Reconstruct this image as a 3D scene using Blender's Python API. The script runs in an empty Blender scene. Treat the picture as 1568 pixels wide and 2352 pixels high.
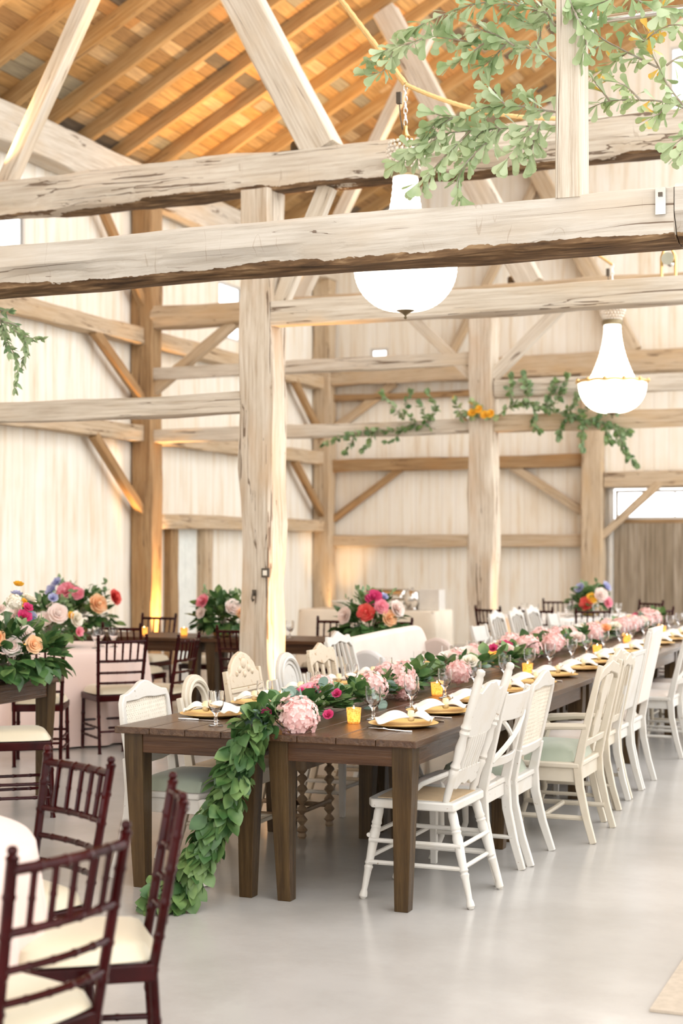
import bpy, math, random
import numpy as np
from mathutils import Vector, Matrix, Euler

R = math.radians
PI = math.pi
S = bpy.context.scene
COL = S.collection
rnd = random.Random(7)

# ------------------------------------------------------------------ camera, world, exposure
FPX, HX, HY, CAMH, YAW = 3500.0, 784.0, 1255.0, 1.6, R(22)
CY, SY = math.cos(YAW), math.sin(YAW)
cam = bpy.data.cameras.new('camera')
cam.sensor_fit = 'VERTICAL'
cam.sensor_height = 36.0
cam.lens = 36.0 * FPX / 2352
cam.shift_y = (HY - 1176) / 2352
cam.clip_end = 300
cam.dof.use_dof = True
cam.dof.focus_distance = 7.3
cam.dof.aperture_fstop = 2.4
camo = bpy.data.objects.new('camera', cam)
camo.location = (0, 0, CAMH)
camo.rotation_euler = (R(90), 0, YAW)
COL.objects.link(camo)
S.camera = camo

W = bpy.data.worlds.new('daylight')
S.world = W
W.use_nodes = True
bg = W.node_tree.nodes['Background']
bg.inputs[0].default_value = (0.985, 0.985, 0.985, 1)
bg.inputs[1].default_value = 3.2
S.view_settings.view_transform = 'Standard'
S.view_settings.look = 'None'
S.view_settings.exposure = 0.25
S.view_settings.gamma = 1.0
S.view_settings.use_curve_mapping = False
S.cycles.use_denoising = True
S.cycles.max_bounces = 8
S.cycles.diffuse_bounces = 5
S.cycles.transparent_max_bounces = 8
S.cycles.caustics_reflective = False
S.cycles.caustics_refractive = False
S.cycles.sample_clamp_indirect = 6.0


def P(px, py, Y):
    """Point on the vertical plane Y = const seen at pixel (px, py) of the photograph."""
    r = (px - HX) / FPX
    d = Y / (r * SY + CY)
    xc = r * d
    return Vector((xc * CY - d * SY, Y, CAMH - (py - HY) * d / FPX))


def PZ(px, py, z):
    d = (CAMH - z) * FPX / (py - HY)
    xc = (px - HX) / FPX * d
    return Vector((xc * CY - d * SY, xc * SY + d * CY, z))


# ------------------------------------------------------------------ materials
def mat(name):
    m = bpy.data.materials.new(name)
    m.use_nodes = True
    nt = m.node_tree
    return m, nt, nt.nodes['Principled BSDF']


def nd(nt, t, **kw):
    n = nt.nodes.new(t)
    for k, v in kw.items():
        setattr(n, k, v)
    return n


def lk(nt, a, b):
    nt.links.new(a, b)


def mth(nt, op, a, b=None, c=None):
    n = nd(nt, 'ShaderNodeMath', operation=op)
    for i, x in enumerate((a, b, c)):
        if x is None:
            continue
        if isinstance(x, (int, float)):
            n.inputs[i].default_value = x
        else:
            lk(nt, x, n.inputs[i])
    return n.outputs[0]


def ramp(nt, fac, stops, interp='LINEAR'):
    n = nd(nt, 'ShaderNodeValToRGB')
    cr = n.color_ramp
    cr.interpolation = interp
    while len(cr.elements) < len(stops):
        cr.elements.new(0.5)
    for e, (p, c) in zip(cr.elements, stops):
        e.position = p
        e.color = (*c, 1) if len(c) == 3 else c
    lk(nt, fac, n.inputs[0])
    return n.outputs[0]


def mix(nt, fac, a, b, blend='MIX'):
    n = nd(nt, 'ShaderNodeMix', data_type='RGBA', blend_type=blend)
    for i, x in ((0, fac), (6, a), (7, b)):
        if isinstance(x, (int, float)):
            n.inputs[i].default_value = x
        elif isinstance(x, tuple):
            n.inputs[i].default_value = (*x, 1)
        else:
            lk(nt, x, n.inputs[i])
    return n.outputs[2]


def coords(nt, scale=(1, 1, 1), random_shift=True, kind='Object'):
    tc = nd(nt, 'ShaderNodeTexCoord')
    mp = nd(nt, 'ShaderNodeMapping')
    mp.inputs['Scale'].default_value = scale
    lk(nt, tc.outputs[kind], mp.inputs['Vector'])
    if random_shift:
        oi = nd(nt, 'ShaderNodeObjectInfo')
        r = mth(nt, 'MULTIPLY', oi.outputs['Random'], 37.0)
        cb = nd(nt, 'ShaderNodeCombineXYZ')
        for i in range(3):
            lk(nt, r, cb.inputs[i])
        lk(nt, cb.outputs[0], mp.inputs['Location'])
    return mp.outputs[0]


def noise(nt, vec, scale, detail=4, rough=0.55):
    n = nd(nt, 'ShaderNodeTexNoise')
    n.inputs['Scale'].default_value = scale
    n.inputs['Detail'].default_value = detail
    n.inputs['Roughness'].default_value = rough
    lk(nt, vec, n.inputs['Vector'])
    return n.outputs['Fac']


def bump(nt, b, h, strength=0.3, dist=0.01):
    n = nd(nt, 'ShaderNodeBump')
    n.inputs['Strength'].default_value = strength
    n.inputs['Distance'].default_value = dist
    lk(nt, h, n.inputs['Height'])
    lk(nt, n.outputs[0], b.inputs['Normal'])


def simple(name, col, rough=0.5, metal=0.0, col2=None, nscale=8, spec=0.5, trans=0, ior=1.45, bumps=0, emit=None, es=0, sheen=0, shift=True):
    m, nt, b = mat(name)
    b.inputs['Roughness'].default_value = rough
    b.inputs['Metallic'].default_value = metal
    b.inputs['Specular IOR Level'].default_value = spec
    v = coords(nt, (1, 1, 1), shift)
    n = noise(nt, v, nscale)
    c2 = col2 or tuple(x * 0.9 for x in col)
    c = ramp(nt, n, [(0.35, col), (0.65, c2)])
    lk(nt, c, b.inputs['Base Color'])
    if trans:
        b.inputs['Transmission Weight'].default_value = trans
        b.inputs['IOR'].default_value = ior
    if bumps:
        bump(nt, b, n, bumps)
    if emit:
        b.inputs['Emission Color'].default_value = (*emit, 1)
        b.inputs['Emission Strength'].default_value = es
    if sheen:
        b.inputs['Sheen Weight'].default_value = sheen
    return m


def timber_mat(name, dark, mid, light, warm, crack=0.010, rough=0.75, crackcol=(0.10, 0.055, 0.03), length='X', bark=None):
    m, nt, b = mat(name)
    b.inputs['Roughness'].default_value = rough
    b.inputs['Specular IOR Level'].default_value = 0.25
    sc = {'X': (1.1, 26, 26), 'Y': (26, 1.1, 26), 'Z': (26, 26, 1.1)}[length]
    v = coords(nt, sc)
    g = noise(nt, v, 1.6, 6, 0.65)
    c = ramp(nt, g, [(0.30, dark), (0.48, mid), (0.70, light)])
    v2 = coords(nt, (0.7, 2.2, 2.2))
    blot = noise(nt, v2, 1.7, 3)
    c = mix(nt, ramp(nt, blot, [(0.48, (0, 0, 0)), (0.72, (0.75, 0.75, 0.75))]), c, warm)
    sc3 = {'X': (0.28, 6, 6), 'Y': (6, 0.28, 6), 'Z': (6, 6, 0.28)}[length]
    v3 = coords(nt, sc3)
    k = noise(nt, v3, 1.3, 4, 0.5)
    k = mth(nt, 'ABSOLUTE', mth(nt, 'SUBTRACT', k, 0.47))
    gate = noise(nt, coords(nt, (1.1, 3, 3)), 1.5, 1)
    wid = mth(nt, 'MULTIPLY', mth(nt, 'MAXIMUM', mth(nt, 'SUBTRACT', gate, 0.47), 0.0), crack * 6)
    lines = mth(nt, 'LESS_THAN', k, wid)
    c = mix(nt, mth(nt, 'MULTIPLY', lines, 0.8), c, crackcol)
    if bark:
        tc = nd(nt, 'ShaderNodeTexCoord')
        sp = nd(nt, 'ShaderNodeSeparateXYZ')
        lk(nt, tc.outputs['Object'], sp.inputs[0])
        wob = noise(nt, coords(nt, (0.8, 1.2, 2.2)), 1.2, 6, 0.72)
        edge = mth(nt, 'ADD', bark[0], mth(nt, 'MULTIPLY', mth(nt, 'SUBTRACT', wob, 0.5), bark[1]))
        mk = mth(nt, 'LESS_THAN', sp.outputs[2], edge)
        bn = noise(nt, coords(nt, (2, 14, 14)), 2.0, 4)
        kv = mth(nt, 'ABSOLUTE', mth(nt, 'SUBTRACT', noise(nt, coords(nt, (3.2, 0.5, 0.5)), 1.3, 2), 0.5))
        kg = noise(nt, coords(nt, (1.5, 1.5, 5)), 1.6, 1)
        kl = mth(nt, 'LESS_THAN', kv, mth(nt, 'MULTIPLY', mth(nt, 'MAXIMUM', mth(nt, 'SUBTRACT', kg, 0.48), 0.0), 0.020))
        c = mix(nt, mth(nt, 'MULTIPLY', kl, 0.30), c, (0.26, 0.17, 0.10))
        bc = ramp(nt, bn, [(0.3, (0.05, 0.028, 0.015)), (0.55, (0.17, 0.10, 0.05)), (0.75, (0.40, 0.27, 0.15))])
        c = mix(nt, mk, c, bc)
    lk(nt, c, b.inputs['Base Color'])
    h = mth(nt, 'SUBTRACT', g, lines)
    bump(nt, b, h, 0.45, 0.012)
    return m


M = {}
M['pale_timber'] = timber_mat('pale_timber', (0.42, 0.345, 0.26), (0.58, 0.515, 0.425), (0.70, 0.645, 0.56), (0.58, 0.46, 0.32))
M['stained_timber'] = timber_mat('stained_timber', (0.40, 0.31, 0.22), (0.57, 0.49, 0.39), (0.69, 0.62, 0.53), (0.52, 0.36, 0.22), crack=0.012)
M['hewn_front'] = timber_mat('hewn_front', (0.42, 0.37, 0.31), (0.535, 0.49, 0.425), (0.62, 0.58, 0.52), (0.535, 0.455, 0.36), bark=(-0.092, 0.17))
M['hewn_tie'] = timber_mat('hewn_tie', (0.46, 0.385, 0.30), (0.60, 0.535, 0.45), (0.70, 0.65, 0.56), (0.60, 0.49, 0.36), crack=0.014, bark=(-0.13, 0.15))
M['tan_timber'] = timber_mat('tan_timber', (0.34, 0.25, 0.16), (0.50, 0.385, 0.26), (0.61, 0.50, 0.37), (0.53, 0.37, 0.21))
M['brown_timber'] = timber_mat('brown_timber', (0.20, 0.115, 0.055), (0.33, 0.205, 0.10), (0.45, 0.31, 0.17), (0.37, 0.205, 0.085))
M['rafter_wood'] = timber_mat('rafter_wood', (0.28, 0.16, 0.065), (0.40, 0.245, 0.105), (0.50, 0.34, 0.17), (0.42, 0.23, 0.08), crack=0.004)
M['walnut'] = timber_mat('walnut', (0.030, 0.012, 0.005), (0.062, 0.026, 0.010), (0.105, 0.052, 0.023), (0.10, 0.036, 0.011), crack=0.004, rough=0.33)
M['walnut'].node_tree.nodes['Principled BSDF'].inputs['Specular IOR Level'].default_value = 0.25
M['mahogany'] = simple('mahogany', (0.040, 0.0035, 0.0035), 0.12, col2=(0.020, 0.002, 0.002), spec=0.14)
M['ivory'] = simple('ivory', (0.62, 0.555, 0.42), 0.38, col2=(0.58, 0.51, 0.37), nscale=3, sheen=0.2)
M['concrete'] = None


def paint_mat(name, col, chip=(0.25, 0.17, 0.1), amount=0.70, grime=(0.62, 0.54, 0.42)):
    m, nt, b = mat(name)
    b.inputs['Roughness'].default_value = 0.5
    v = coords(nt, (1, 1, 1))
    n = noise(nt, v, 26, 5, 0.7)
    f = ramp(nt, n, [(amount, (0, 0, 0)), (amount + 0.03, (1, 1, 1))])
    g = noise(nt, v, 7, 4)
    base = mix(nt, ramp(nt, g, [(0.50, (0, 0, 0)), (0.8, (0.6, 0.6, 0.6))]), col, grime)
    c = mix(nt, f, base, chip)
    lk(nt, c, b.inputs['Base Color'])
    bump(nt, b, n, 0.08, 0.004)
    return m


M['white_paint'] = paint_mat('white_paint', (0.60, 0.575, 0.53), amount=0.66, grime=(0.52,0.46,0.37))
M['cream_paint'] = paint_mat('cream_paint', (0.58, 0.52, 0.42), amount=0.72, grime=(0.48,0.40,0.29))
M['worn_paint'] = paint_mat('worn_paint', (0.60, 0.50, 0.37), chip=(0.42, 0.27, 0.14), amount=0.60)
M['carved_wood'] = simple('carved_wood', (0.33, 0.23, 0.14), 0.55, col2=(0.22, 0.14, 0.08), nscale=14)
M['green_fabric'] = simple('green_fabric', (0.38, 0.42, 0.33), 0.7, col2=(0.30, 0.34, 0.26), nscale=4, sheen=0.3)
M['cream_fabric'] = simple('cream_fabric', (0.70, 0.62, 0.55), 0.8, col2=(0.66, 0.57, 0.50), nscale=4, sheen=0.2)
M['grey_fabric'] = simple('grey_fabric', (0.62, 0.59, 0.58), 0.8, nscale=4)
M['taupe_fabric'] = simple('taupe_fabric', (0.55, 0.45, 0.40), 0.8, nscale=4)
M['cane'] = simple('cane', (0.78, 0.71, 0.60), 0.6, nscale=20)
M['rush'] = simple('rush', (0.55, 0.40, 0.24), 0.7, nscale=30)
M['gold'] = simple('gold', (1.0, 0.70, 0.27), 0.36, metal=0.35, col2=(0.97, 0.64, 0.22))
M['gold_edge'] = simple('gold_edge', (0.80, 0.52, 0.2), 0.3, metal=1)
M['linen'] = simple('linen', (0.78, 0.74, 0.68), 0.8, col2=(0.74, 0.695, 0.63), nscale=30, bumps=0.1)
M['napkin_ring'] = simple('napkin_ring', (0.82, 0.68, 0.42), 0.4, nscale=40, bumps=0.3)
M['steel'] = simple('steel', (0.75, 0.73, 0.70), 0.18, metal=1)
M['dark_metal'] = simple('dark_metal', (0.12, 0.10, 0.08), 0.4, metal=0.8)
M['bronze'] = simple('bronze', (0.24, 0.19, 0.11), 0.4, metal=0.7)
M['brass'] = simple('brass', (0.75, 0.52, 0.22), 0.3, metal=0.9)
M['rope'] = simple('rope', (0.78, 0.52, 0.22), 0.8, nscale=60, bumps=0.4)
M['pink_cloth'] = simple('pink_cloth', (0.74, 0.57, 0.51), 0.75, col2=(0.72, 0.55, 0.49), nscale=3, sheen=0.3)
M['white_cloth'] = simple('white_cloth', (0.84, 0.81, 0.78), 0.8, nscale=3)
M['cream_cloth'] = simple('cream_cloth', (0.82, 0.74, 0.62), 0.8, nscale=3)
M['box_white'] = simple('box_white', (0.74, 0.71, 0.66), 0.6)
M['door_white'] = simple('door_white', (0.80, 0.83, 0.79), 0.5)
M['twig'] = simple('twig', (0.36, 0.33, 0.28), 0.8, col2=(0.25, 0.19, 0.13), nscale=25)


def leaf_mat(name, c1, c2, c3=None, rough=0.42, nscale=9, tr=0.25):
    m, nt, b = mat(name)
    b.inputs['Roughness'].default_value = rough
    v = coords(nt, (1, 1, 1))
    n = noise(nt, v, nscale, 2)
    st = [(0.35, c1), (0.62, c2)]
    if c3:
        st = [(0.30, c1), (0.50, c2), (0.57, c2), (0.61, c3)]
    c = ramp(nt, n, st)
    lk(nt, c, b.inputs['Base Color'])
    tn = nd(nt, 'ShaderNodeBsdfTranslucent')
    lk(nt, c, tn.inputs['Color'])
    mx = nd(nt, 'ShaderNodeMixShader')
    mx.inputs[0].default_value = tr
    lk(nt, b.outputs[0], mx.inputs[1])
    lk(nt, tn.outputs[0], mx.inputs[2])
    lk(nt, mx.outputs[0], nt.nodes['Material Output'].inputs['Surface'])
    return m


M['lemon_leaf'] = leaf_mat('lemon_leaf', (0.045, 0.12, 0.03), (0.19, 0.30, 0.10))
M['deep_leaf'] = leaf_mat('deep_leaf', (0.025, 0.075, 0.02), (0.09, 0.19, 0.06))
M['eucalyptus'] = leaf_mat('eucalyptus', (0.20, 0.30, 0.25), (0.32, 0.42, 0.36), rough=0.6)
M['oak_leaf'] = leaf_mat('oak_leaf', (0.28, 0.39, 0.18), (0.50, 0.59, 0.37), rough=0.38, nscale=5)
M['turning_leaf'] = leaf_mat('turning_leaf', (0.24, 0.34, 0.14), (0.40, 0.48, 0.24), (0.70, 0.42, 0.06), rough=0.4, nscale=7)
M['olive_leaf'] = leaf_mat('olive_leaf', (0.14, 0.24, 0.11), (0.30, 0.40, 0.20), rough=0.5)
M['filler'] = leaf_mat('filler', (0.42, 0.50, 0.34), (0.62, 0.66, 0.50), rough=0.6)
for nm, a, b_ in (('hydrangea_pink', (0.90, 0.55, 0.53), (0.94, 0.74, 0.70)), ('peach', (0.92, 0.50, 0.24), (0.95, 0.68, 0.42)),
                  ('magenta', (0.62, 0.03, 0.16), (0.72, 0.08, 0.24)), ('blush', (0.90, 0.74, 0.68), (0.92, 0.82, 0.76)),
                  ('ivory_petal', (0.88, 0.82, 0.68), (0.90, 0.86, 0.76)), ('lavender', (0.42, 0.44, 0.68), (0.55, 0.56, 0.76)),
                  ('red_petal', (0.72, 0.05, 0.05), (0.80, 0.16, 0.12)), ('marigold', (0.92, 0.52, 0.04), (0.95, 0.62, 0.08)),
                  ('rose_pink', (0.86, 0.26, 0.36), (0.90, 0.42, 0.48))):
    M[nm] = leaf_mat(nm, a, b_, rough=0.6, nscale=22, tr=0.3)


def plank_wall(name, axis, pw=0.23):
    m, nt, b = mat(name)
    b.inputs['Roughness'].default_value = 0.8
    b.inputs['Specular IOR Level'].default_value = 0.2
    tc = nd(nt, 'ShaderNodeTexCoord')
    sp = nd(nt, 'ShaderNodeSeparateXYZ')
    lk(nt, tc.outputs['Object'], sp.inputs[0])
    u = mth(nt, 'DIVIDE', sp.outputs[axis], pw)
    fl = mth(nt, 'FLOOR', u)
    fr = mth(nt, 'FRACT', u)
    wn = nd(nt, 'ShaderNodeTexWhiteNoise', noise_dimensions='1D')
    lk(nt, fl, wn.inputs['W'])
    seam = mth(nt, 'LESS_THAN', fr, 0.035)
    v = coords(nt, (5, 5, 0.45), False)
    st = noise(nt, v, 1.6, 5, 0.6)
    c = ramp(nt, st, [(0.40, (0.87, 0.84, 0.77)), (0.55, (0.83, 0.775, 0.67)), (0.72, (0.68, 0.54, 0.37))])
    v2 = coords(nt, (0.5, 0.5, 0.9), False)
    c = mix(nt, ramp(nt, noise(nt, v2, 1.1, 3), [(0.48, (0, 0, 0)), (0.8, (0.5, 0.5, 0.5))]), c, (0.76, 0.65, 0.48))
    c = mix(nt, mth(nt, 'MULTIPLY', wn.outputs['Value'], 0.2), c, (0.74, 0.67, 0.56))
    c = mix(nt, mth(nt, 'MULTIPLY', seam, 0.5), c, (0.45, 0.33, 0.2))
    lk(nt, c, b.inputs['Base Color'])
    bump(nt, b, mth(nt, 'SUBTRACT', st, seam), 0.25, 0.01)
    return m


def roof_boards(name):
    m, nt, b = mat(name)
    b.inputs['Roughness'].default_value = 0.8
    b.inputs['Specular IOR Level'].default_value = 0.2
    tc = nd(nt, 'ShaderNodeTexCoord')
    sp = nd(nt, 'ShaderNodeSeparateXYZ')
    lk(nt, tc.outputs['Object'], sp.inputs[0])
    row = mth(nt, 'FLOOR', mth(nt, 'DIVIDE', sp.outputs[0], 0.155))
    w0 = nd(nt, 'ShaderNodeTexWhiteNoise', noise_dimensions='1D')
    lk(nt, row, w0.inputs['W'])
    seg = mth(nt, 'FLOOR', mth(nt, 'ADD', mth(nt, 'DIVIDE', sp.outputs[1], 1.6), mth(nt, 'MULTIPLY', w0.outputs['Value'], 9.0)))
    cb = nd(nt, 'ShaderNodeCombineXYZ')
    lk(nt, row, cb.inputs[0])
    lk(nt, seg, cb.inputs[1])
    w1 = nd(nt, 'ShaderNodeTexWhiteNoise', noise_dimensions='2D')
    lk(nt, cb.outputs[0], w1.inputs['Vector'])
    c = ramp(nt, w1.outputs['Value'], [(0.0, (0.42, 0.25, 0.10)), (0.25, (0.46, 0.30, 0.14)), (0.45, (0.31, 0.19, 0.09)), (0.62, (0.46, 0.25, 0.10)), (0.74, (0.52, 0.37, 0.21)),
                                       (0.86, (0.32, 0.28, 0.20)), (0.94, (0.15, 0.12, 0.09))], 'CONSTANT')
    v = coords(nt, (14, 1.2, 14), False)
    g = noise(nt, v, 2.0, 5, 0.6)
    c = mix(nt, 0.75, c, ramp(nt, g, [(0.3, (0.55, 0.5, 0.45)), (0.7, (1.15, 1.1, 1.0))]), 'MULTIPLY')
    seam = mth(nt, 'LESS_THAN', mth(nt, 'FRACT', mth(nt, 'DIVIDE', sp.outputs[0], 0.155)), 0.05)
    c = mix(nt, mth(nt, 'MULTIPLY', seam, 0.8), c, (0.06, 0.035, 0.02))
    lk(nt, c, b.inputs['Base Color'])
    return m


def concrete(name):
    m, nt, b = mat(name)
    v = coords(nt, (1, 1, 1), False)
    n1 = noise(nt, v, 0.55, 5, 0.6)
    n2 = noise(nt, coords(nt, (1, 1, 1), False), 2.1, 8, 0.72)
    c = ramp(nt, n1, [(0.33, (0.36, 0.345, 0.325)), (0.52, (0.44, 0.422, 0.40)), (0.70, (0.50, 0.48, 0.46))])
    c = mix(nt, ramp(nt, n2, [(0.44, (0, 0, 0)), (0.75, (0.6, 0.6, 0.6))]), c, (0.33, 0.31, 0.285))
    lk(nt, c, b.inputs['Base Color'])
    lk(nt, ramp(nt, n2, [(0.3, (0.16, 0.16, 0.16)), (0.7, (0.27, 0.27, 0.27))]), b.inputs['Roughness'])
    b.inputs['Specular IOR Level'].default_value = 0.45
    return m


def barn_boards(name, axis=0):
    m, nt, b = mat(name)
    b.inputs['Roughness'].default_value = 0.8
    tc = nd(nt, 'ShaderNodeTexCoord')
    sp = nd(nt, 'ShaderNodeSeparateXYZ')
    lk(nt, tc.outputs['Object'], sp.inputs[0])
    u = mth(nt, 'DIVIDE', sp.outputs[axis], 0.14)
    wn = nd(nt, 'ShaderNodeTexWhiteNoise', noise_dimensions='1D')
    lk(nt, mth(nt, 'FLOOR', u), wn.inputs['W'])
    v = coords(nt, (12, 12, 0.8), False)
    g = noise(nt, v, 1.8, 5)
    c = ramp(nt, g, [(0.3, (0.16, 0.12, 0.08)), (0.5, (0.30, 0.24, 0.17)), (0.72, (0.44, 0.37, 0.29))])
    c = mix(nt, mth(nt, 'MULTIPLY', wn.outputs['Value'], 0.5), c, (0.20, 0.15, 0.09))
    c = mix(nt, mth(nt, 'MULTIPLY', mth(nt, 'LESS_THAN', mth(nt, 'FRACT', u), 0.05), 0.8), c, (0.06, 0.04, 0.03))
    lk(nt, c, b.inputs['Base Color'])
    return m


def rug_mat(name):
    m, nt, b = mat(name)
    b.inputs['Roughness'].default_value = 0.95
    tc = nd(nt, 'ShaderNodeTexCoord')
    sp = nd(nt, 'ShaderNodeSeparateXYZ')
    lk(nt, tc.outputs['Object'], sp.inputs[0])
    ax = mth(nt, 'SUBTRACT', 1.0, mth(nt, 'ABSOLUTE', sp.outputs[0]))
    ay = mth(nt, 'SUBTRACT', 1.5, mth(nt, 'ABSOLUTE', sp.outputs[1]))
    e = mth(nt, 'MINIMUM', ax, ay)
    c = ramp(nt, e, [(0.0, (0.47, 0.40, 0.32)), (0.10, (0.48, 0.36, 0.30)), (0.16, (0.47, 0.41, 0.34)), (0.24, (0.44, 0.32, 0.25)), (0.5, (0.46, 0.37, 0.30))], 'CONSTANT')
    v = coords(nt, (1, 1, 1), False)
    c = mix(nt, 0.5, c, ramp(nt, noise(nt, v, 30, 4), [(0.3, (0.7, 0.68, 0.66)), (0.7, (1.1, 1.1, 1.1))]), 'MULTIPLY')
    lk(nt, c, b.inputs['Base Color'])
    return m


M['wall_left'] = plank_wall('wall_left_planks', 1)
M['wall_back'] = plank_wall('wall_back_planks', 0)
M['roof'] = roof_boards('roof_boards')
M['concrete'] = concrete('polished_concrete')
M['barn_boards'] = barn_boards('barn_boards')
M['rug'] = rug_mat('faded_rug')


def emis(name, col, s):
    m, nt, b = mat(name)
    b.inputs['Base Color'].default_value = (*col, 1)
    b.inputs['Emission Color'].default_value = (*col, 1)
    b.inputs['Emission Strength'].default_value = s
    return m


M['crystal_lit'] = emis('crystal_lit', (1.0, 0.94, 0.84), 2.4)
M['flame'] = emis('flame', (1.0, 0.72, 0.32), 14)
M['lamp_lens'] = emis('lamp_lens', (1.0, 0.62, 0.25), 12)
M['candle_glow'] = emis('candle_glow', (1.0, 0.63, 0.26), 3.4)


def glass_mat(name):
    m = bpy.data.materials.new(name)
    m.use_nodes = True
    nt = m.node_tree
    b = nt.nodes['Principled BSDF']
    b.inputs['Base Color'].default_value = (1, 1, 1, 1)
    b.inputs['Roughness'].default_value = 0.02
    b.inputs['Transmission Weight'].default_value = 1.0
    b.inputs['IOR'].default_value = 1.45
    return m


M['glass'] = glass_mat('clear_glass')
M['pane'] = simple('window_pane', (0.97, 0.98, 1.0), 0.02, trans=1.0, ior=1.02, col2=(0.97, 0.98, 1.0))
M['crystal_clear'] = simple('crystal_clear', (0.92, 0.86, 0.76), 0.15, col2=(0.80, 0.70, 0.58), nscale=60, trans=0.15)


# ------------------------------------------------------------------ mesh helpers
class MB:
    def __init__(self):
        self.v, self.f = [], []

    def add(self, verts, faces):
        o = len(self.v)
        self.v.extend([tuple(p) for p in verts])
        self.f.extend([tuple(i + o for i in f) for f in faces])
        return self

    def box(self, c, s, rot=None):
        hx, hy, hz = s[0] / 2, s[1] / 2, s[2] / 2
        vs = [Vector((x, y, z)) for x in (-hx, hx) for y in (-hy, hy) for z in (-hz, hz)]
        if rot is not None:
            vs = [rot @ p for p in vs]
        c = Vector(c)
        return self.add([p + c for p in vs], [(0, 1, 3, 2), (4, 6, 7, 5), (0, 4, 5, 1), (2, 3, 7, 6), (0, 2, 6, 4), (1, 5, 7, 3)])

    def tube(self, pts, rad, n=8, rot=0.0, flat=1.0, up=None):
        pts = [Vector(p) for p in pts]
        if isinstance(rad, (int, float)):
            rad = [rad] * len(pts)
        vs, fs = [], []
        prev = None
        for i, p in enumerate(pts):
            t = (pts[min(i + 1, len(pts) - 1)] - pts[max(i - 1, 0)])
            if t.length < 1e-9:
                t = Vector((0, 0, 1))
            t.normalize()
            if prev is None:
                a = Vector(up) if up else (Vector((0, 0, 1)) if abs(t.z) < 0.8 else Vector((1, 0, 0)))
                prev = (a - t * a.dot(t)).normalized()
            else:
                prev = (prev - t * prev.dot(t)).normalized()
            bt = t.cross(prev)
            for k in range(n):
                a = 2 * PI * k / n + rot
                vs.append(p + prev * (math.cos(a) * rad[i]) + bt * (math.sin(a) * rad[i] * flat))
        for i in range(len(pts) - 1):
            for k in range(n):
                k2 = (k + 1) % n
                fs.append((i * n + k, i * n + k2, (i + 1) * n + k2, (i + 1) * n + k))
        fs.append(tuple(reversed(range(n))))
        fs.append(tuple((len(pts) - 1) * n + k for k in range(n)))
        return self.add(vs, fs)

    def bar(self, pts, sizes):
        """Rectangular section swept along pts; sizes = (across y, other) or a list of them."""
        pts = [Vector(p) for p in pts]
        if not isinstance(sizes, list):
            sizes = [sizes] * len(pts)
        vs, fs = [], []
        for i, p in enumerate(pts):
            t = (pts[min(i + 1, len(pts) - 1)] - pts[max(i - 1, 0)]).normalized()
            b = Vector((0, 1, 0))
            if abs(t.y) > 0.9:
                b = Vector((0, 0, 1))
            b = (b - t * b.dot(t)).normalized()
            a = b.cross(t)
            hb, ha = sizes[i][0] / 2, sizes[i][1] / 2
            vs += [p + b * hb + a * ha, p - b * hb + a * ha, p - b * hb - a * ha, p + b * hb - a * ha]
        for i in range(len(pts) - 1):
            for k in range(4):
                k2 = (k + 1) % 4
                fs.append((i * 4 + k, i * 4 + k2, i * 4 + 4 + k2, i * 4 + 4 + k))
        n = len(pts) - 1
        fs += [(3, 2, 1, 0), (n * 4, n * 4 + 1, n * 4 + 2, n * 4 + 3)]
        return self.add(vs, fs)

    def lathe(self, prof, n=16, c=(0, 0, 0), wob=None):
        c = Vector(c)
        vs, fs = [], []
        for j, (r, z) in enumerate(prof):
            for k in range(n):
                a = 2 * PI * k / n
                rr = r * (wob(a, z) if wob else 1)
                vs.append(c + Vector((rr * math.cos(a), rr * math.sin(a), z)))
        for j in range(len(prof) - 1):
            for k in range(n):
                k2 = (k + 1) % n
                fs.append((j * n + k, j * n + k2, (j + 1) * n + k2, (j + 1) * n + k))
        if prof[0][0] > 1e-6:
            fs.append(tuple(reversed(range(n))))
        if prof[-1][0] > 1e-6:
            fs.append(tuple((len(prof) - 1) * n + k for k in range(n)))
        return self.add(vs, fs)

    def turned(self, p0, p1, prof, n=10):
        """Lathe along the line p0-p1; prof = [(t, r)]."""
        p0, p1 = Vector(p0), Vector(p1)
        return self.tube([p0.lerp(p1, t) for t, _ in prof], [r for _, r in prof], n)

    def prism(self, outline, t, fn):
        """Outline of (u, v) extruded by t; fn(u, v, w) gives the point, w in -t/2..t/2."""
        n = len(outline)
        vs = [fn(u, v, -t / 2) for u, v in outline] + [fn(u, v, t / 2) for u, v in outline]
        fs = [tuple(range(n)), tuple(reversed(range(n, 2 * n)))]
        for i in range(n):
            j = (i + 1) % n
            fs.append((i, i + n, j + n, j))
        return self.add(vs, fs)

    def strip(self, outer, inner, t, fn, closed=False):
        n = len(outer)
        vs = []
        for w in (-t / 2, t / 2):
            vs += [fn(u, v, w) for u, v in outer] + [fn(u, v, w) for u, v in inner]
        fs = []
        for i in range(n if closed else n - 1):
            j = (i + 1) % n
            fs += [(i, j, n + j, n + i), (2 * n + i, 3 * n + i, 3 * n + j, 2 * n + j), (i, 2 * n + i, 2 * n + j, j), (n + i, n + j, 3 * n + j, 3 * n + i)]
        if not closed:
            fs += [(0, n, 3 * n, 2 * n), (n - 1, 3 * n - 1, 4 * n - 1, 2 * n - 1)]
        return self.add(vs, fs)

    def grid(self, fn, nu, nv):
        vs = [fn(i / nu, j / nv) for i in range(nu + 1) for j in range(nv + 1)]
        fs = [(i * (nv + 1) + j, (i + 1) * (nv + 1) + j, (i + 1) * (nv + 1) + j + 1, i * (nv + 1) + j + 1) for i in range(nu) for j in range(nv)]
        return self.add(vs, fs)

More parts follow.
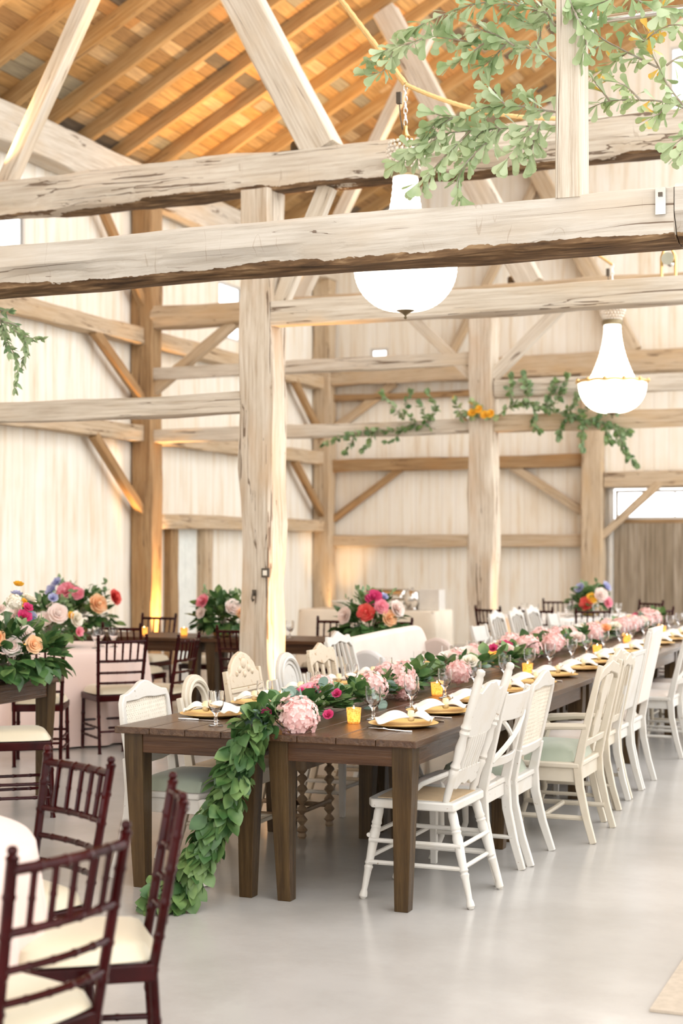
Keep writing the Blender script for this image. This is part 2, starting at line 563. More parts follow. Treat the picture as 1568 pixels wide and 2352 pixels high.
    def ball(self, c, r, nu=10, nv=7):
        prof = [(max(1e-7, math.sin(PI * j / nv)) * 1.0, -math.cos(PI * j / nv)) for j in range(nv + 1)]
        r = Vector(r) if hasattr(r, '__len__') else Vector((r, r, r))
        tmp = MB().lathe(prof, nu)
        return self.add([Vector(c) + Vector((p[0] * r.x, p[1] * r.y, p[2] * r.z)) for p in tmp.v], tmp.f)

    def mesh(self, name, m, smooth=True, angle=38):
        me = bpy.data.meshes.new(name)
        me.from_pydata(self.v, [], self.f)
        if m is not None:
            me.materials.append(m)
        if smooth:
            me.polygons.foreach_set('use_smooth', [True] * len(me.polygons))
            me.set_sharp_from_angle(angle=R(angle))
        me.update()
        return me

    def build(self, name, m, parent=None, smooth=True, bevel=0.0, angle=38, solid=0.0, sub=0):
        o = bpy.data.objects.new(name, self.mesh(name, m, smooth, angle))
        COL.objects.link(o)
        if parent is not None:
            o.parent = parent
        if solid:
            md = o.modifiers.new('solid', 'SOLIDIFY')
            md.thickness = solid
        if bevel:
            md = o.modifiers.new('bevel', 'BEVEL')
            md.width = bevel
            md.segments = 2
            md.limit_method = 'ANGLE'
        if sub:
            md = o.modifiers.new('sub', 'SUBSURF')
            md.levels = sub
            md.render_levels = sub
        return o


def tag(o, label, cat, group=None, kind=None):
    o['label'] = label
    o['category'] = cat
    if group:
        o['group'] = group
    if kind:
        o['kind'] = kind
    return o


def thing(name, label, cat, loc=(0, 0, 0), rz=0.0, group=None, kind=None):
    o = bpy.data.objects.new(name, None)
    o.empty_display_size = 0.1
    COL.objects.link(o)
    o.location = loc
    o.rotation_euler = (0, 0, rz)
    return tag(o, label, cat, group, kind)


def structure(o, label=None, cat=None):
    o['kind'] = 'structure'
    if label:
        o['label'] = label
        o['category'] = cat
    return o


KIDS = {}


def dup(root, loc, rz=0.0, label=None, group=None, scale=None):
    r = root.copy()
    COL.objects.link(r)
    r.location = loc
    r.rotation_euler = (0, 0, rz)
    if scale:
        r.scale = (scale,) * 3
    if label:
        r['label'] = label
    if group:
        r['group'] = group
    for ch in KIDS.setdefault(root.name, list(root.children)):
        c = ch.copy()
        COL.objects.link(c)
        c.parent = r
        for g in ch.children:
            d = g.copy()
            COL.objects.link(d)
            d.parent = c
    return r


ORD = ('first second third fourth fifth sixth seventh eighth ninth tenth eleventh twelfth thirteenth fourteenth fifteenth sixteenth '
       'seventeenth eighteenth nineteenth twentieth').split()


# ------------------------------------------------------------------ timbers
def timber(name, label, cat, p0, p1, w, h, m, jit=0.008, wane=0.0, group=None, seed=0):
    p0, p1 = Vector(p0), Vector(p1)
    d = p1 - p0
    L = d.length
    x = d.normalized()
    ref = Vector((0, 1, 0)) if abs(x.z) > 0.95 else Vector((0, 0, 1))
    y = ref.cross(x).normalized()
    z = x.cross(y)
    rg = random.Random(hash((label, round(p0.x, 2), round(p0.y, 2), round(p0.z, 2), seed)) & 0xffff if False else int(abs(p0.x * 131 + p0.y * 517 + p0.z * 911 + L * 77)) + seed)
    n = max(2, int(L / (0.12 if wane else 0.22)))
    c = 0.10
    prof = [(-1, -1 + c), (-1, 0.0), (-1, 1 - c), (-1 + c, 1), (0, 1), (1 - c, 1), (1, 1 - c), (1, 0), (1, -1 + c), (1 - c, -1), (0, -1), (-1 + c, -1)]
    ph = [rg.uniform(0, 6.28) for _ in range(24)]
    vs, fs = [], []
    for i in range(n + 1):
        s = L * i / n
        for k, (a, b) in enumerate(prof):
            j1 = jit * (math.sin(s * 2.1 + ph[k]) + 0.6 * math.sin(s * 5.3 + ph[k + 12]) + rg.uniform(-0.35, 0.35))
            yy, zz = a * w / 2, b * h / 2
            if wane and b < -0.5:
                wv = wane * (0.55 + 0.45 * math.sin(s * 1.3 + ph[3]) + 0.25 * math.sin(s * 4.7 + ph[5]) + rg.uniform(-0.15, 0.15))
                if a <= -0.5:
                    yy += max(0, wv) * 0.9
                    zz += max(0, wv) * (0.35 if b < -0.95 else 1.0)
                elif a > 0.5:
                    yy -= max(0, wv) * 0.4
            if 0 < i < n or True:
                yy += j1 * (1 if abs(a) > 0.95 else 0.3)
                zz += j1 * (1 if abs(b) > 0.95 else 0.3)
            vs.append((s, yy, zz))
    K = len(prof)
    for i in range(n):
        for k in range(K):
            k2 = (k + 1) % K
            fs.append((i * K + k, (i + 1) * K + k, (i + 1) * K + k2, i * K + k2))
    fs.append(tuple(range(K)))
    fs.append(tuple(reversed([n * K + k for k in range(K)])))
    mb = MB()
    mb.add(vs, fs)
    o = mb.build(name, m, None, True, angle=32)
    mw = Matrix((x, y, z)).transposed().to_4x4()
    o.matrix_world = Matrix.Translation(p0) @ mw
    return tag(o, label, cat, group, 'thing')


# ------------------------------------------------------------------ room shell
def panel_with_holes(name, m, axis, const, u0, u1, z0, top, holes, thick=0.06):
    """A wall in the plane axis=const from u0 to u1, z0 up to top(u), with rectangular holes (ua, ub, za, zb)."""
    us = sorted({u0, u1, *[h[0] for h in holes], *[h[1] for h in holes]} | {-1.9 if u0 < -1.9 < u1 and axis == 1 else u0})
    mb = MB()

    def pt(u, z, w):
        return (const + w, u, z) if axis == 0 else (u, const + w, z)
    for a, b in zip(us[:-1], us[1:]):
        spans = sorted([(h[2], h[3]) for h in holes if h[0] <= a + 1e-6 and h[1] >= b - 1e-6])
        z = z0
        segs = []
        for s, e in spans:
            if s > z:
                segs.append((z, z, s, s))
            z = e
        segs.append((z, z, top(a), top(b)))
        for za, zb, zc, zd in segs:
            vs = [pt(a, za, 0), pt(b, zb, 0), pt(b, zd, 0), pt(a, zc, 0), pt(a, za, thick), pt(b, zb, thick), pt(b, zd, thick), pt(a, zc, thick)]
            mb.add(vs, [(0, 1, 2, 3), (7, 6, 5, 4), (0, 4, 5, 1), (1, 5, 6, 2), (2, 6, 7, 3), (3, 7, 4, 0)])
    return structure(mb.build(name, m, None, False))


XW, YB = -10.0, 23.75          # left wall face, back wall face
EAVE, PITCH, RIDGE = 6.36, 0.54, -1.9


def roof_z(x):
    return EAVE + 0.2 + PITCH * (x + 10.0) if x <= RIDGE else EAVE + 0.2 + PITCH * (RIDGE + 10.0) - PITCH * (x - RIDGE)


mb = MB()
mb.box((-1.9, 10.5, -0.05), (17.2, 28.0, 0.1))
structure(mb.build('floor', M['concrete'], None, False), 'polished pale grey concrete barn floor', 'floor')

panel_with_holes('wall_left', M['wall_left'], 0, XW, -2.0, YB + 0.06, 0.0, lambda u: EAVE + 0.18,
                 [(13.6, 14.98, 4.96, 5.75), (19.95, 20.75, 4.66, 5.5), (18.5, 19.25, 0.0, 1.84)], -0.06)
panel_with_holes('wall_back', M['wall_back'], 1, YB, XW, 6.2, 0.0, lambda u: roof_z(min(u, RIDGE)) + 0.05,
                 [(-9.08, -8.76, 4.66, 4.9), (-5.0, -2.2, 0.0, 2.50), (-4.12, -3.0, 8.3, 9.32), (0.0, 6.0, 0.0, 4.2)], 0.06)  # last opening is out of view, added to let light into the back
panel_with_holes('wall_right_added', M['wall_left'], 0, 6.2, -2.0, 12.5, 0.0, lambda u: 4.0, [], 0.06)  # unseen wall, added to block low light from the open side
panel_with_holes('wall_front_added', M['wall_back'], 1, -2.0, XW, 6.2, 0.0, lambda u: roof_z(min(u, RIDGE)) + 0.05, [(-8.0, 5.8, 0.0, 5.0)], -0.06)  # unseen wall behind the camera, added to balance the daylight
for o in COL.objects:
    if o.name == 'wall_right_added':
        structure(o, 'low unseen plank wall added to block light from the open side', 'wall')
    if o.name == 'wall_front_added':
        structure(o, 'unseen plank end wall with wide opening, added to balance the light', 'wall')
    if o.name == 'wall_left':
        structure(o, 'whitewashed vertical plank wall along the side aisle', 'wall')
    if o.name == 'wall_back':
        structure(o, 'whitewashed vertical plank gable wall at the far end', 'wall')

mb = MB()
for a, b in ((-10.4, RIDGE + 0.1),):
    za, zb = (roof_z(a), roof_z(b))
    vs = [(a, -2, za), (b, -2, zb), (b, YB + 0.3, zb), (a, YB + 0.3, za)]
    vs += [(x, y, z + 0.05) for x, y, z in vs]
    mb.add(vs, [(0, 1, 2, 3), (7, 6, 5, 4), (0, 4, 5, 1), (1, 5, 6, 2), (2, 6, 7, 3), (3, 7, 4, 0)])
structure(mb.build('ceiling', M['roof'], None, False), 'sloping roof underside of mixed brown and grey boards', 'ceiling')


def window(n, axis, const, a, b, za, zb, nm=1, depth=0.05, label='', d=1):
    w = thing('window_%d' % n, label, 'window', kind='structure')
    fr = MB()
    t = 0.04

    def bx(ua, ub, z0, z1, th, mb):
        if axis == 0:
            mb.box((const, (ua + ub) / 2, (z0 + z1) / 2), (th, ub - ua, z1 - z0))
        else:
            mb.box(((ua + ub) / 2, const, (z0 + z1) / 2), (ub - ua, th, z1 - z0))
    bx(a, a + t, za, zb, depth, fr)
    bx(b - t, b, za, zb, depth, fr)
    bx(a + t, b - t, za, za + t, depth, fr)
    bx(a + t, b - t, zb - t, zb, depth, fr)
    for k in range(1, nm):
        u = a + (b - a) * k / nm
        bx(u - 0.012, u + 0.012, za + t, zb - t, depth * 0.8, fr)
    fr.build('window_frame', M['white_paint'], w, False)
    pn = MB()
    bx(a + t, b - t, za + t, zb - t, 0.006, pn)
    pn.build('window_pane', M['pane'], w, False)
    return w


window(1, 0, XW - 0.03, 13.6, 14.98, 4.96, 5.75, 2, label='bright window high in the plank side wall near the first tie beam')
window(2, 0, XW - 0.03, 19.95, 20.75, 4.66, 5.5, 1, label='square window added for a sunlight patch high behind the centre post')  # added window, takes the place of sunlight falling on the planks
window(3, 1, YB + 0.03, -9.08, -8.76, 4.66, 4.9, 1, label='tiny window added for a bright light spot on the far wall')  # added window, takes the place of a bright light spot
window(4, 1, YB + 0.03, -4.12, -3.0, 8.3, 9.32, 2, label='bright window high in the gable under the roof slope')
window(5, 1, YB + 0.03, -4.97, -2.2, 2.02, 2.48, 3, label='bright transom window over the weathered barn door')

# doors
d1 = thing('door_1', 'pale panelled door in the side wall between dark jambs', 'door', kind='structure')
mb = MB().box((XW - 0.02, 18.875, 0.92), (0.05, 0.75, 1.84))
dl = mb.build('door_leaf', M['door_white'], d1, False, bevel=0.006)
mb = MB()
for z0, z1 in ((0.2, 0.8), (0.95, 1.65)):
    for y0, y1 in ((18.6, 18.84), (18.91, 19.15)):
        mb.box((XW + 0.008, (y0 + y1) / 2, (z0 + z1) / 2), (0.012, y1 - y0, z1 - z0))
mb.build('door_panel', M['door_white'], d1, False, bevel=0.004)
mb = MB().tube([(XW + 0.04, 18.62, 1.0), (XW + 0.04, 18.62, 1.16)], 0.012, 8)
mb.build('door_handle', M['bronze'], d1)
d2 = thing('door_2', 'weathered grey brown barn door of wide vertical boards', 'door', kind='structure')
MB().box((-3.58, YB - 0.05, 0.98), (2.8, 0.06, 1.96)).build('door_leaf', M['barn_boards'], d2, False)
MB().box((-3.58, YB - 0.02, 1.99), (2.8, 0.05, 0.06)).build('door_rail', M['brown_timber'], d2, False)
structure(MB().box((-5.02, YB - 0.04, 1.25), (0.06, 0.1, 2.5)).build('trim_1', M['white_paint'], None, False), 'narrow white jamb beside the barn door', 'door jamb')
structure(timber('trim_2', 'pale header timber over the barn door and transom', 'header', (-5.1, YB - 0.13, 2.64), (-1.5, YB - 0.13, 2.64), 0.2, 0.24, M['tan_timber']))
structure(timber('trim_3', 'dark brown jamb post on the near edge of the side door', 'door jamb', (XW + 0.06, 18.4, 0), (XW + 0.06, 18.4, 1.86), 0.12, 0.2, M['brown_timber']))
structure(timber('trim_4', 'dark brown jamb post on the far edge of the side door', 'door jamb', (XW + 0.06, 19.42, 0), (XW + 0.06, 19.42, 1.86), 0.12, 0.26, M['tan_timber']))

# ------------------------------------------------------------------ rafters
rf = None
for k in range(24):
    y = 5.56 + 0.8 * k
    if y > YB - 0.1:
        break
    a = Vector((-10.25, y, EAVE + 0.09 + PITCH * (-0.25)))
    b = Vector((RIDGE, y, EAVE + 0.09 + PITCH * (RIDGE + 10)))
    timber('rafter', 'long squared rafter under the roof boards', 'rafter', a, b, 0.085, 0.19, M['rafter_wood'], 0.004, group='rafters of the roof slope', seed=k)
timber('wall_plate', 'long pale plate timber under the rafter feet of the side wall', 'wall plate', (XW + 0.18, 0, 6.27), (XW + 0.18, YB, 6.27), 0.3, 0.46, M['pale_timber'])

# ------------------------------------------------------------------ timber frame
B1, B2 = 11.15, 17.53
T = timber
pl, tn, br = M['pale_timber'], M['tan_timber'], M['brown_timber']
post1 = T('timber_post', 'thick weathered post nearest the long table, cracked and lit orange', 'post', (-5.19, B1, 0), (-5.19, B1, 4.45), 0.27, 0.3, M['stained_timber'], 0.016)
T('timber_post', 'pale post standing behind the middle of the long table', 'post', (-5.25, B2, 0), (-5.25, B2, 4.45), 0.3, 0.3, M['stained_timber'], 0.014, seed=2)
T('timber_post', 'brown wall post standing beside the pale side door', 'post', (XW + 0.172, B2, 0), (XW + 0.172, B2, 6.05), 0.3, 0.3, br, 0.009)
T('timber_post', 'brown corner post between side wall and far wall', 'post', (XW + 0.172, YB - 0.175, 0), (XW + 0.172, YB - 0.175, 6.05), 0.3, 0.3, tn, 0.009)
T('timber_post', 'tan far wall post standing beside the barn door', 'post', (-5.28, YB - 0.175, 0), (-5.28, YB - 0.175, 4.3), 0.33, 0.28, tn, 0.009, seed=5)
T('timber_post', 'slim planed post rising from the front beam among leaves', 'post', (-1.79, 7.52, 3.33), (-1.79, 7.52, 6.2), 0.125, 0.2, pl, 0.002, seed=6)
front = T('front_beam', 'heavy hewn beam nearest the camera crossing in front of the chandelier', 'beam', (-9.9, 7.57, 3.205), (-1.27, 7.57, 3.215), 0.3, 0.26, M['hewn_front'], 0.007, wane=0.075)
T('front_beam', 'grey beam end spliced to the near hewn beam at the frame edge', 'beam', (-1.265, 7.57, 3.22), (6.1, 7.57, 3.24), 0.3, 0.26, M['hewn_front'], 0.007, wane=0.05)
T('tie_beam', 'big cracked tie beam resting on top of the thick weathered post', 'beam', (XW + 0.02, B1, 4.59), (6.1, B1, 4.59), 0.3, 0.3, M['hewn_tie'], 0.013, wane=0.07)
T('tie_beam', 'second tie beam running from the brown wall post over the nave', 'beam', (XW + 0.3, B2, 4.57), (6.1, B2, 4.57), 0.28, 0.27, tn, 0.010, wane=0.03)
T('tie_beam', 'tie beam along the far wall above the rails', 'beam', (XW + 0.3, YB - 0.16, 4.46), (6.1, YB - 0.16, 4.46), 0.26, 0.34, tn, 0.010)
T('cross_rail', 'orange edged rail running from the thick post past the chandelier', 'rail', (-5.06, B1 - 0.04, 3.45), (6.1, B1 - 0.04, 3.44), 0.2, 0.19, pl, 0.008)
T('cross_rail', 'low rail joining the thick weathered post to the side wall', 'rail', (XW, B1 - 0.05, 2.74), (-5.32, B1 - 0.05, 2.755), 0.18, 0.165, pl, 0.008)
T('cross_rail', 'upper aisle rail between brown wall post and pale middle post', 'rail', (XW + 0.3, B2, 3.85), (-5.4, B2, 3.85), 0.18, 0.15, pl, 0.007)
T('cross_rail', 'lower aisle rail with trailing greenery before the pale middle post', 'rail', (XW + 0.3, B2, 3.04), (-5.4, B2, 3.04), 0.18, 0.165, pl, 0.007, seed=3)
T('cross_rail', 'lower nave rail with trailing greenery beyond the pale middle post', 'rail', (-5.1, B2, 3.06), (6.1, B2, 3.08), 0.18, 0.2, tn, 0.007, seed=4)
T('cross_rail', 'upper nave rail behind the far chandelier', 'rail', (-5.1, B2, 3.47), (6.1, B2, 3.48), 0.18, 0.2, pl, 0.007, seed=5)
T('far_wall_rail', 'dark topmost rail on the far wall planks by the corner post', 'rail', (XW + 0.3, YB - 0.09, 4.08), (-5.45, YB - 0.09, 4.08), 0.14, 0.1, br, 0.006, seed=5)
T('far_wall_rail', 'brown rail on the far wall just above the two sloping braces', 'rail', (XW + 0.3, YB - 0.105, 2.95), (-5.45, YB - 0.105, 2.95), 0.16, 0.2, br, 0.008)
T('far_wall_rail', 'lowest rail on the far wall planks above the buffet', 'rail', (XW + 0.3, YB - 0.105, 1.69), (-5.45, YB - 0.105, 1.69), 0.16, 0.19, tn, 0.008)
for y0, y1, nm, sd in ((B1 + 0.15, B2 - 0.15, 'near bay', 0), (B2 + 0.15, YB - 0.3, 'far bay by the corner', 3)):
    T('side_wall_girt', 'upper girt across the side wall planks in the ' + nm, 'girt', (XW + 0.12, y0, 4.33), (XW + 0.12, y1, 4.33), 0.2, 0.21, tn, 0.008, seed=sd)
    T('side_wall_girt', 'lower girt across the side wall planks in the ' + nm, 'girt', (XW + 0.12, y0, 3.05), (XW + 0.12, y1, 3.07), 0.2, 0.2, tn, 0.008, seed=sd + 1)
T('side_wall_girt', 'header girt over the pale side door', 'girt', (XW + 0.12, B2 + 0.15, 1.94), (XW + 0.12, YB - 0.3, 1.94), 0.2, 0.19, tn, 0.006)
for bz, nm in ((4.25, 'upper'), (2.97, 'lower')):
    T('knee_brace', nm + ' orange brown brace between side wall girt and brown wall post', 'brace', (XW + 0.172, 16.2, bz), (XW + 0.172, B2 - 0.1, bz - (0.75 if bz > 4 else 0.95)), 0.1, 0.11, br, 0.004)
    T('knee_brace', nm + ' brace between side wall girt and corner post', 'brace', (XW + 0.172, 22.3, bz), (XW + 0.172, YB - 0.2, bz - 0.9), 0.1, 0.11, br, 0.004, seed=1)
T('knee_brace', 'short orange brace from brown wall post up to the plate', 'brace', (XW + 0.172, 16.1, 6.1), (XW + 0.172, B2 - 0.1, 4.75), 0.1, 0.11, br, 0.004, seed=2)
T('knee_brace', 'sunlit brace rising from the brown wall post to the second tie', 'brace', (XW + 0.25, B2, 3.62), (-8.55, B2, 4.46), 0.12, 0.13, tn, 0.005, seed=2)
T('knee_brace', 'pale brace sloping into the pale middle post from the aisle', 'brace', (-6.2, B2 - 0.02, 4.44), (-5.35, B2 - 0.02, 3.6), 0.1, 0.12, pl, 0.005, seed=3)
T('knee_brace', 'brace sloping up from the pale middle post into the nave', 'brace', (-5.13, B2 - 0.02, 3.62), (-4.25, B2 - 0.02, 4.44), 0.1, 0.14, pl, 0.005, seed=3)
T('knee_brace', 'steep brace from the thick weathered post up to the tie', 'brace', (-5.05, B1, 3.5), (-4.62, B1, 4.45), 0.1, 0.13, pl, 0.005, seed=4)
T('knee_brace', 'lower brace on the far wall rising from the corner post', 'brace', (XW + 0.3, YB - 0.1, 2.05), (-8.5, YB - 0.1, 2.88), 0.1, 0.11, br, 0.005, seed=4)
T('knee_brace', 'upper lit brace on the far wall rising from the corner post', 'brace', (XW + 0.3, YB - 0.1, 3.55), (-8.6, YB - 0.1, 4.3), 0.1, 0.13, tn, 0.005, seed=4)
T('knee_brace', 'tan brace sloping down to the post by the barn door', 'brace', (-6.6, YB - 0.1, 2.88), (-5.4, YB - 0.1, 2.1), 0.1, 0.13, tn, 0.005, seed=5)
T('knee_brace', 'brace crossing in front of the barn door transom', 'brace', (-5.15, YB - 0.2, 1.75), (-4.25, YB - 0.2, 2.56), 0.1, 0.12, tn, 0.005, seed=6)
T('roof_strut', 'broad pale strut leaning outward from the first tie beam', 'strut', (-4.66, B1, 4.72), (-6.5, B1, 8.15), 0.24, 0.29, pl, 0.004)
T('roof_strut', 'slim yellow lit strut leaning inward from the first tie beam', 'strut', (-7.66, B1 + 0.02, 4.72), (-5.9, B1 + 0.02, 7.9), 0.14, 0.13, pl, 0.003)
T('roof_strut', 'broad pale strut leaning outward from the second tie beam', 'strut', (-4.66, B2, 4.68), (-6.5, B2, 8.15), 0.24, 0.29, pl, 0.004, seed=2)
T('roof_strut', 'slim strut leaning inward from the second tie beam', 'strut', (-7.66, B2, 4.68), (-5.9, B2, 7.9), 0.14, 0.15, pl, 0.003, seed=2)
T('roof_strut', 'strut leaning outward against the far gable planks', 'strut', (-4.66, YB - 0.16, 4.62), (-6.5, YB - 0.16, 8.15), 0.2, 0.27, tn, 0.004, seed=3)
T('roof_strut', 'slim strut leaning inward against the far gable planks', 'strut', (-7.66, YB - 0.16, 4.62), (-5.9, YB - 0.16, 7.9), 0.12, 0.13, tn, 0.003, seed=3)
# metal fittings on the thick post and beam
mb = MB().box((0, 0, 0), (0.07, 0.012, 0.075))
o = mb.build('post_socket', M['dark_metal'], None, False, bevel=0.004)
MB().box((0, -0.008, 0), (0.036, 0.01, 0.04)).build('socket_face', M['steel'], o, False)
o.location = (P(610, 1315, B1 - 0.16).x, B1 - 0.163, 1.39)
tag(o, 'small square dark metal socket on the thick weathered post', 'socket')
mb = MB().tube([(0, 0, 0.03), (0, -0.03, 0.02), (0, -0.04, -0.01), (0.0, -0.025, -0.035), (0, -0.005, -0.025)], 0.007, 8)
o = mb.build('wall_hook', M['dark_metal'])
MB().box((0, 0.0, 0.03), (0.03, 0.012, 0.05)).build('hook_plate', M['dark_metal'], o, False)
o.location = (P(583, 1365, B1 - 0.16).x, B1 - 0.158, 1.2)
tag(o, 'dark iron hook low on the thick weathered post', 'hook')
pr = thing('metal_rod', 'pale metal rod running out from the slim planed post', 'rod')
MB().tube([(-1.74, 7.6, 4.25), (3.0, 7.6, 4.29)], 0.022, 12).build('rod_tube', M['steel'], pr)
MB().box((-1.72, 7.6, 4.25), (0.02, 0.1, 0.1)).build('rod_bracket', M['white_paint'], pr, False)
st = thing('beam_strap', 'small metal strap across the spliced joint of the front beam', 'strap')
MB().box((-1.33, 7.41, 3.27), (0.05, 0.012, 0.13)).build('strap_plate', M['steel'], st, False)
MB().box((-1.33, 7.4, 3.30), (0.02, 0.012, 0.02)).build('strap_bolt', M['dark_metal'], st, False)


# ------------------------------------------------------------------ lamps
def uplight(label, loc, aim, energy, size=70, col=(1.0, 0.62, 0.28)):
    t = thing('uplight', label, 'uplight', loc, group='amber uplights')
    mb = MB().lathe([(0.05, 0.0), (0.06, 0.01), (0.06, 0.10), (0.052, 0.115), (0.046, 0.115), (0.046, 0.09)], 16)
    mb.build('lamp_housing', M['dark_metal'], t)
    mb = MB().lathe([(0.045, 0.098), (1e-7, 0.100)], 16)
    mb.build('lamp_lens', M['lamp_lens'], t)
    l = bpy.data.lights.new('uplight_lamp', 'SPOT')
    l.energy = energy
    l.color = col
    l.spot_size = R(size)
    l.spot_blend = 1.0
    l.shadow_soft_size = 0.04
    o = bpy.data.objects.new('uplight_lamp', l)
    COL.objects.link(o)
    o.parent = t
    o.location = (0, 0, 0.13)
    o.rotation_euler = Vector(aim).normalized().to_track_quat('-Z', 'Y').to_euler()
    return t


uplight('amber uplight on the floor beside the thick weathered post', (-4.90, B1 - 0.02, 0), (-0.08, 0.01, 1), 620, 46, (1.0, 0.53, 0.17))
uplight('amber uplight on the floor beside the pale middle post', (-4.92, B2 - 0.02, 0), (-0.08, 0.01, 1), 620, 46, (1.0, 0.53, 0.17))
uplight('amber uplight on the floor beside the brown wall post', (XW + 0.46, B2 - 0.02, 0), (-0.09, 0.01, 1), 1100, 40, (1.0, 0.53, 0.17))
uplight('amber uplight at the corner post on the floor', (XW + 0.5, YB - 0.45, 0), (0.0, 0.05, 1), 120, 60)
uplight('amber uplight on the first tie beam at the broad strut', (-4.92, B1 + 0.09, 4.735), (-0.12, -0.05, 1), 470, 140, (1.0, 0.62, 0.26))
uplight('amber uplight on the first tie beam at the slim strut', (-7.88, B1 - 0.07, 4.735), (0.25, 0.08, 1), 520, 140, (1.0, 0.62, 0.26))
uplight('amber uplight on the second tie beam at the broad strut', (-4.92, B2 + 0.09, 4.70), (-0.12, -0.05, 1), 470, 140, (1.0, 0.62, 0.26))
uplight('amber uplight on the second tie beam at the slim strut', (-7.90, B2 + 0.09, 4.70), (0.2, -0.06, 1), 520, 140, (1.0, 0.62, 0.26))


def chandelier(label, loc):
    """Basket chandelier; origin at the lowest point of the bowl."""
    t = thing('chandelier', label, 'chandelier', loc, 0, 'crystal basket chandeliers')
    n = 40
    sc = lambda a, z: 1 + 0.012 * math.cos(a * n / 2)
    prof = [(0.07, 0.0)]
    for i in range(1, 15):
        a = PI / 2 * i / 14
        prof.append((0.07 + 0.25 * math.sin(a), 0.27 * (1 - math.cos(a)) + 0.0))
        prof.append((0.066 + 0.25 * math.sin(a + 0.05 if i < 14 else a), 0.27 * (1 - math.cos(a)) + 0.009))
    mb = MB().lathe(prof, 80, wob=sc)
    mb.build('crystal_bowl', M['crystal_lit'], t)
    # scalloped brass rim with small bead drops
    mb = MB()
    ring = [(0.328 * math.cos(2 * PI * k / 48), 0.328 * math.sin(2 * PI * k / 48), 0.285 + 0.010 * abs(math.sin(6 * 2 * PI * k / 48))) for k in range(49)]
    mb.tube(ring, 0.013, 6)
    for k in range(12):
        a = 2 * PI * k / 12
        mb.ball((0.338 * math.cos(a), 0.338 * math.sin(a), 0.30), 0.019, 8, 5)
    mb.build('brass_rim', M['brass'], t)
    prof = []
    for i in range(29):
        s = i / 28
        r = 0.075 + 0.145 * (1 - s) ** 1.9 + (0.004 if i % 2 else 0)
        prof.append((r, 0.30 + 0.53 * s))
    mb = MB().lathe(prof, 48, wob=lambda a, z: 1 + 0.03 * math.cos(a * 24))
    mb.build('crystal_strands', M['crystal_lit'], t)
    mb = MB().lathe([(0.088, 0.83), (0.098, 0.84), (0.098, 0.87), (0.088, 0.88)], 24)
    mb.build('collar', M['bronze'], t)
    mb = MB()
    for j in range(7):
        s = j / 6
        r = 0.085 + 0.03 * math.sin(s * PI * 0.8)
        for k in range(22):
            a = 2 * PI * (k + 0.5 * (j % 2)) / 22
            mb.ball((r * math.cos(a), r * math.sin(a), 0.885 + 0.155 * s), 0.0115, 6, 4)
    mb.build('bead_crown', M['crystal_clear'], t)
    mb = MB()
    for k in range(16):
        a = 2 * PI * k / 16
        mb.tube([(0.02 * math.cos(a), 0.02 * math.sin(a), 1.075), (0.055 * math.cos(a), 0.055 * math.sin(a), 1.065), (0.085 * math.cos(a), 0.085 * math.sin(a), 1.045)], [0.012, 0.014, 0.006], 6)
    mb.lathe([(0.03, 1.05), (0.05, 1.07), (0.02, 1.10), (0.012, 1.13), (0.014, 1.15)], 14)
    mb.build('crown_cap', M['brass'], t)
    mb = MB().lathe([(1e-7, -0.055), (0.008, -0.05), (0.011, -0.043), (0.005, -0.036), (0.008, -0.028), (0.03, -0.012), (0.058, 0.0), (0.058, 0.006)], 20)
    mb.build('finial', M['bronze'], t)
    mb = MB()
    for i in range(7):
        z = 1.15 + i * 0.036
        rot = (i % 2) * PI / 2
        pts = [(0.011 * math.cos(q) * math.cos(rot), 0.011 * math.cos(q) * math.sin(rot), z + 0.024 + 0.024 * math.sin(q)) for q in [2 * PI * e / 10 for e in range(11)]]
        mb.tube(pts, 0.0035, 5)
    mb.build('chain', M['steel'], t)
    mb = MB().tube([(-0.02, 0, 1.13), (-0.035, 0.0, 1.22), (-0.04, 0, 1.30)], 0.004, 6).box((-0.042, 0, 1.33), (0.03, 0.03, 0.07))
    mb.build('power_cable', M['dark_metal'], t)
    return t


CH1 = (-3.19, 8.96, 3.07)
CH2 = (-3.02, 14.3, 2.86)
chandelier('large lit basket chandelier behind the near hewn beam', CH1)
chandelier('smaller looking lit chandelier farther off over the table end', CH2)
mb = MB()
hk = Vector(CH1) + Vector((0, 0, 1.41))
a0 = P(775, -12, 9.6)


def ropeline(a, b, sag, n=24):
    return [Vector(a).lerp(Vector(b), i / n) - Vector((0, 0, sag * 4 * (i / n) * (1 - i / n))) for i in range(n + 1)]


def twisted(mb, pts, r):
    mb.tube(pts, [r * (1.0 + 0.18 * (i % 2)) for i in range(len(pts))], 8)


def to_roof(a, b):
    a, b = Vector(a), Vector(b)
    for i in range(400):
        q = a.lerp(b, 1 + i * 0.05)
        if q.z > roof_z(q.x) - 0.02:
            return q
    return b


a0 = to_roof(hk, a0)
twisted(mb, ropeline(a0, hk, 0.01, 90), 0.017)
twisted(mb, ropeline(hk, P(1290, 272, 9.3), 0.06, 60), 0.013)
o = mb.build('hoist_rope', M['rope'])
tag(o, 'yellow twisted rope holding the near chandelier at its hook', 'rope')
mb = MB()
twisted(mb, ropeline(to_roof(Vector(CH2) + Vector((0, 0, 1.40)), P(1372, 585, 14.3)), Vector(CH2) + Vector((0, 0, 1.40)), 0.0, 60), 0.012)
o = mb.build('hoist_rope', M['rope'])
tag(o, 'thin yellow rope above the far chandelier', 'rope')
t = thing('rope_pulley', 'shiny metal pulley clamped on the rail at the frame edge', 'pulley', tuple(P(1535, 590, B1 - 0.1)))
MB().tube([(0, 0.05, -0.02), (0, 0, -0.02), (0, -0.05, -0.02)], 0.045, 14).build('pulley_wheel', M['steel'], t)
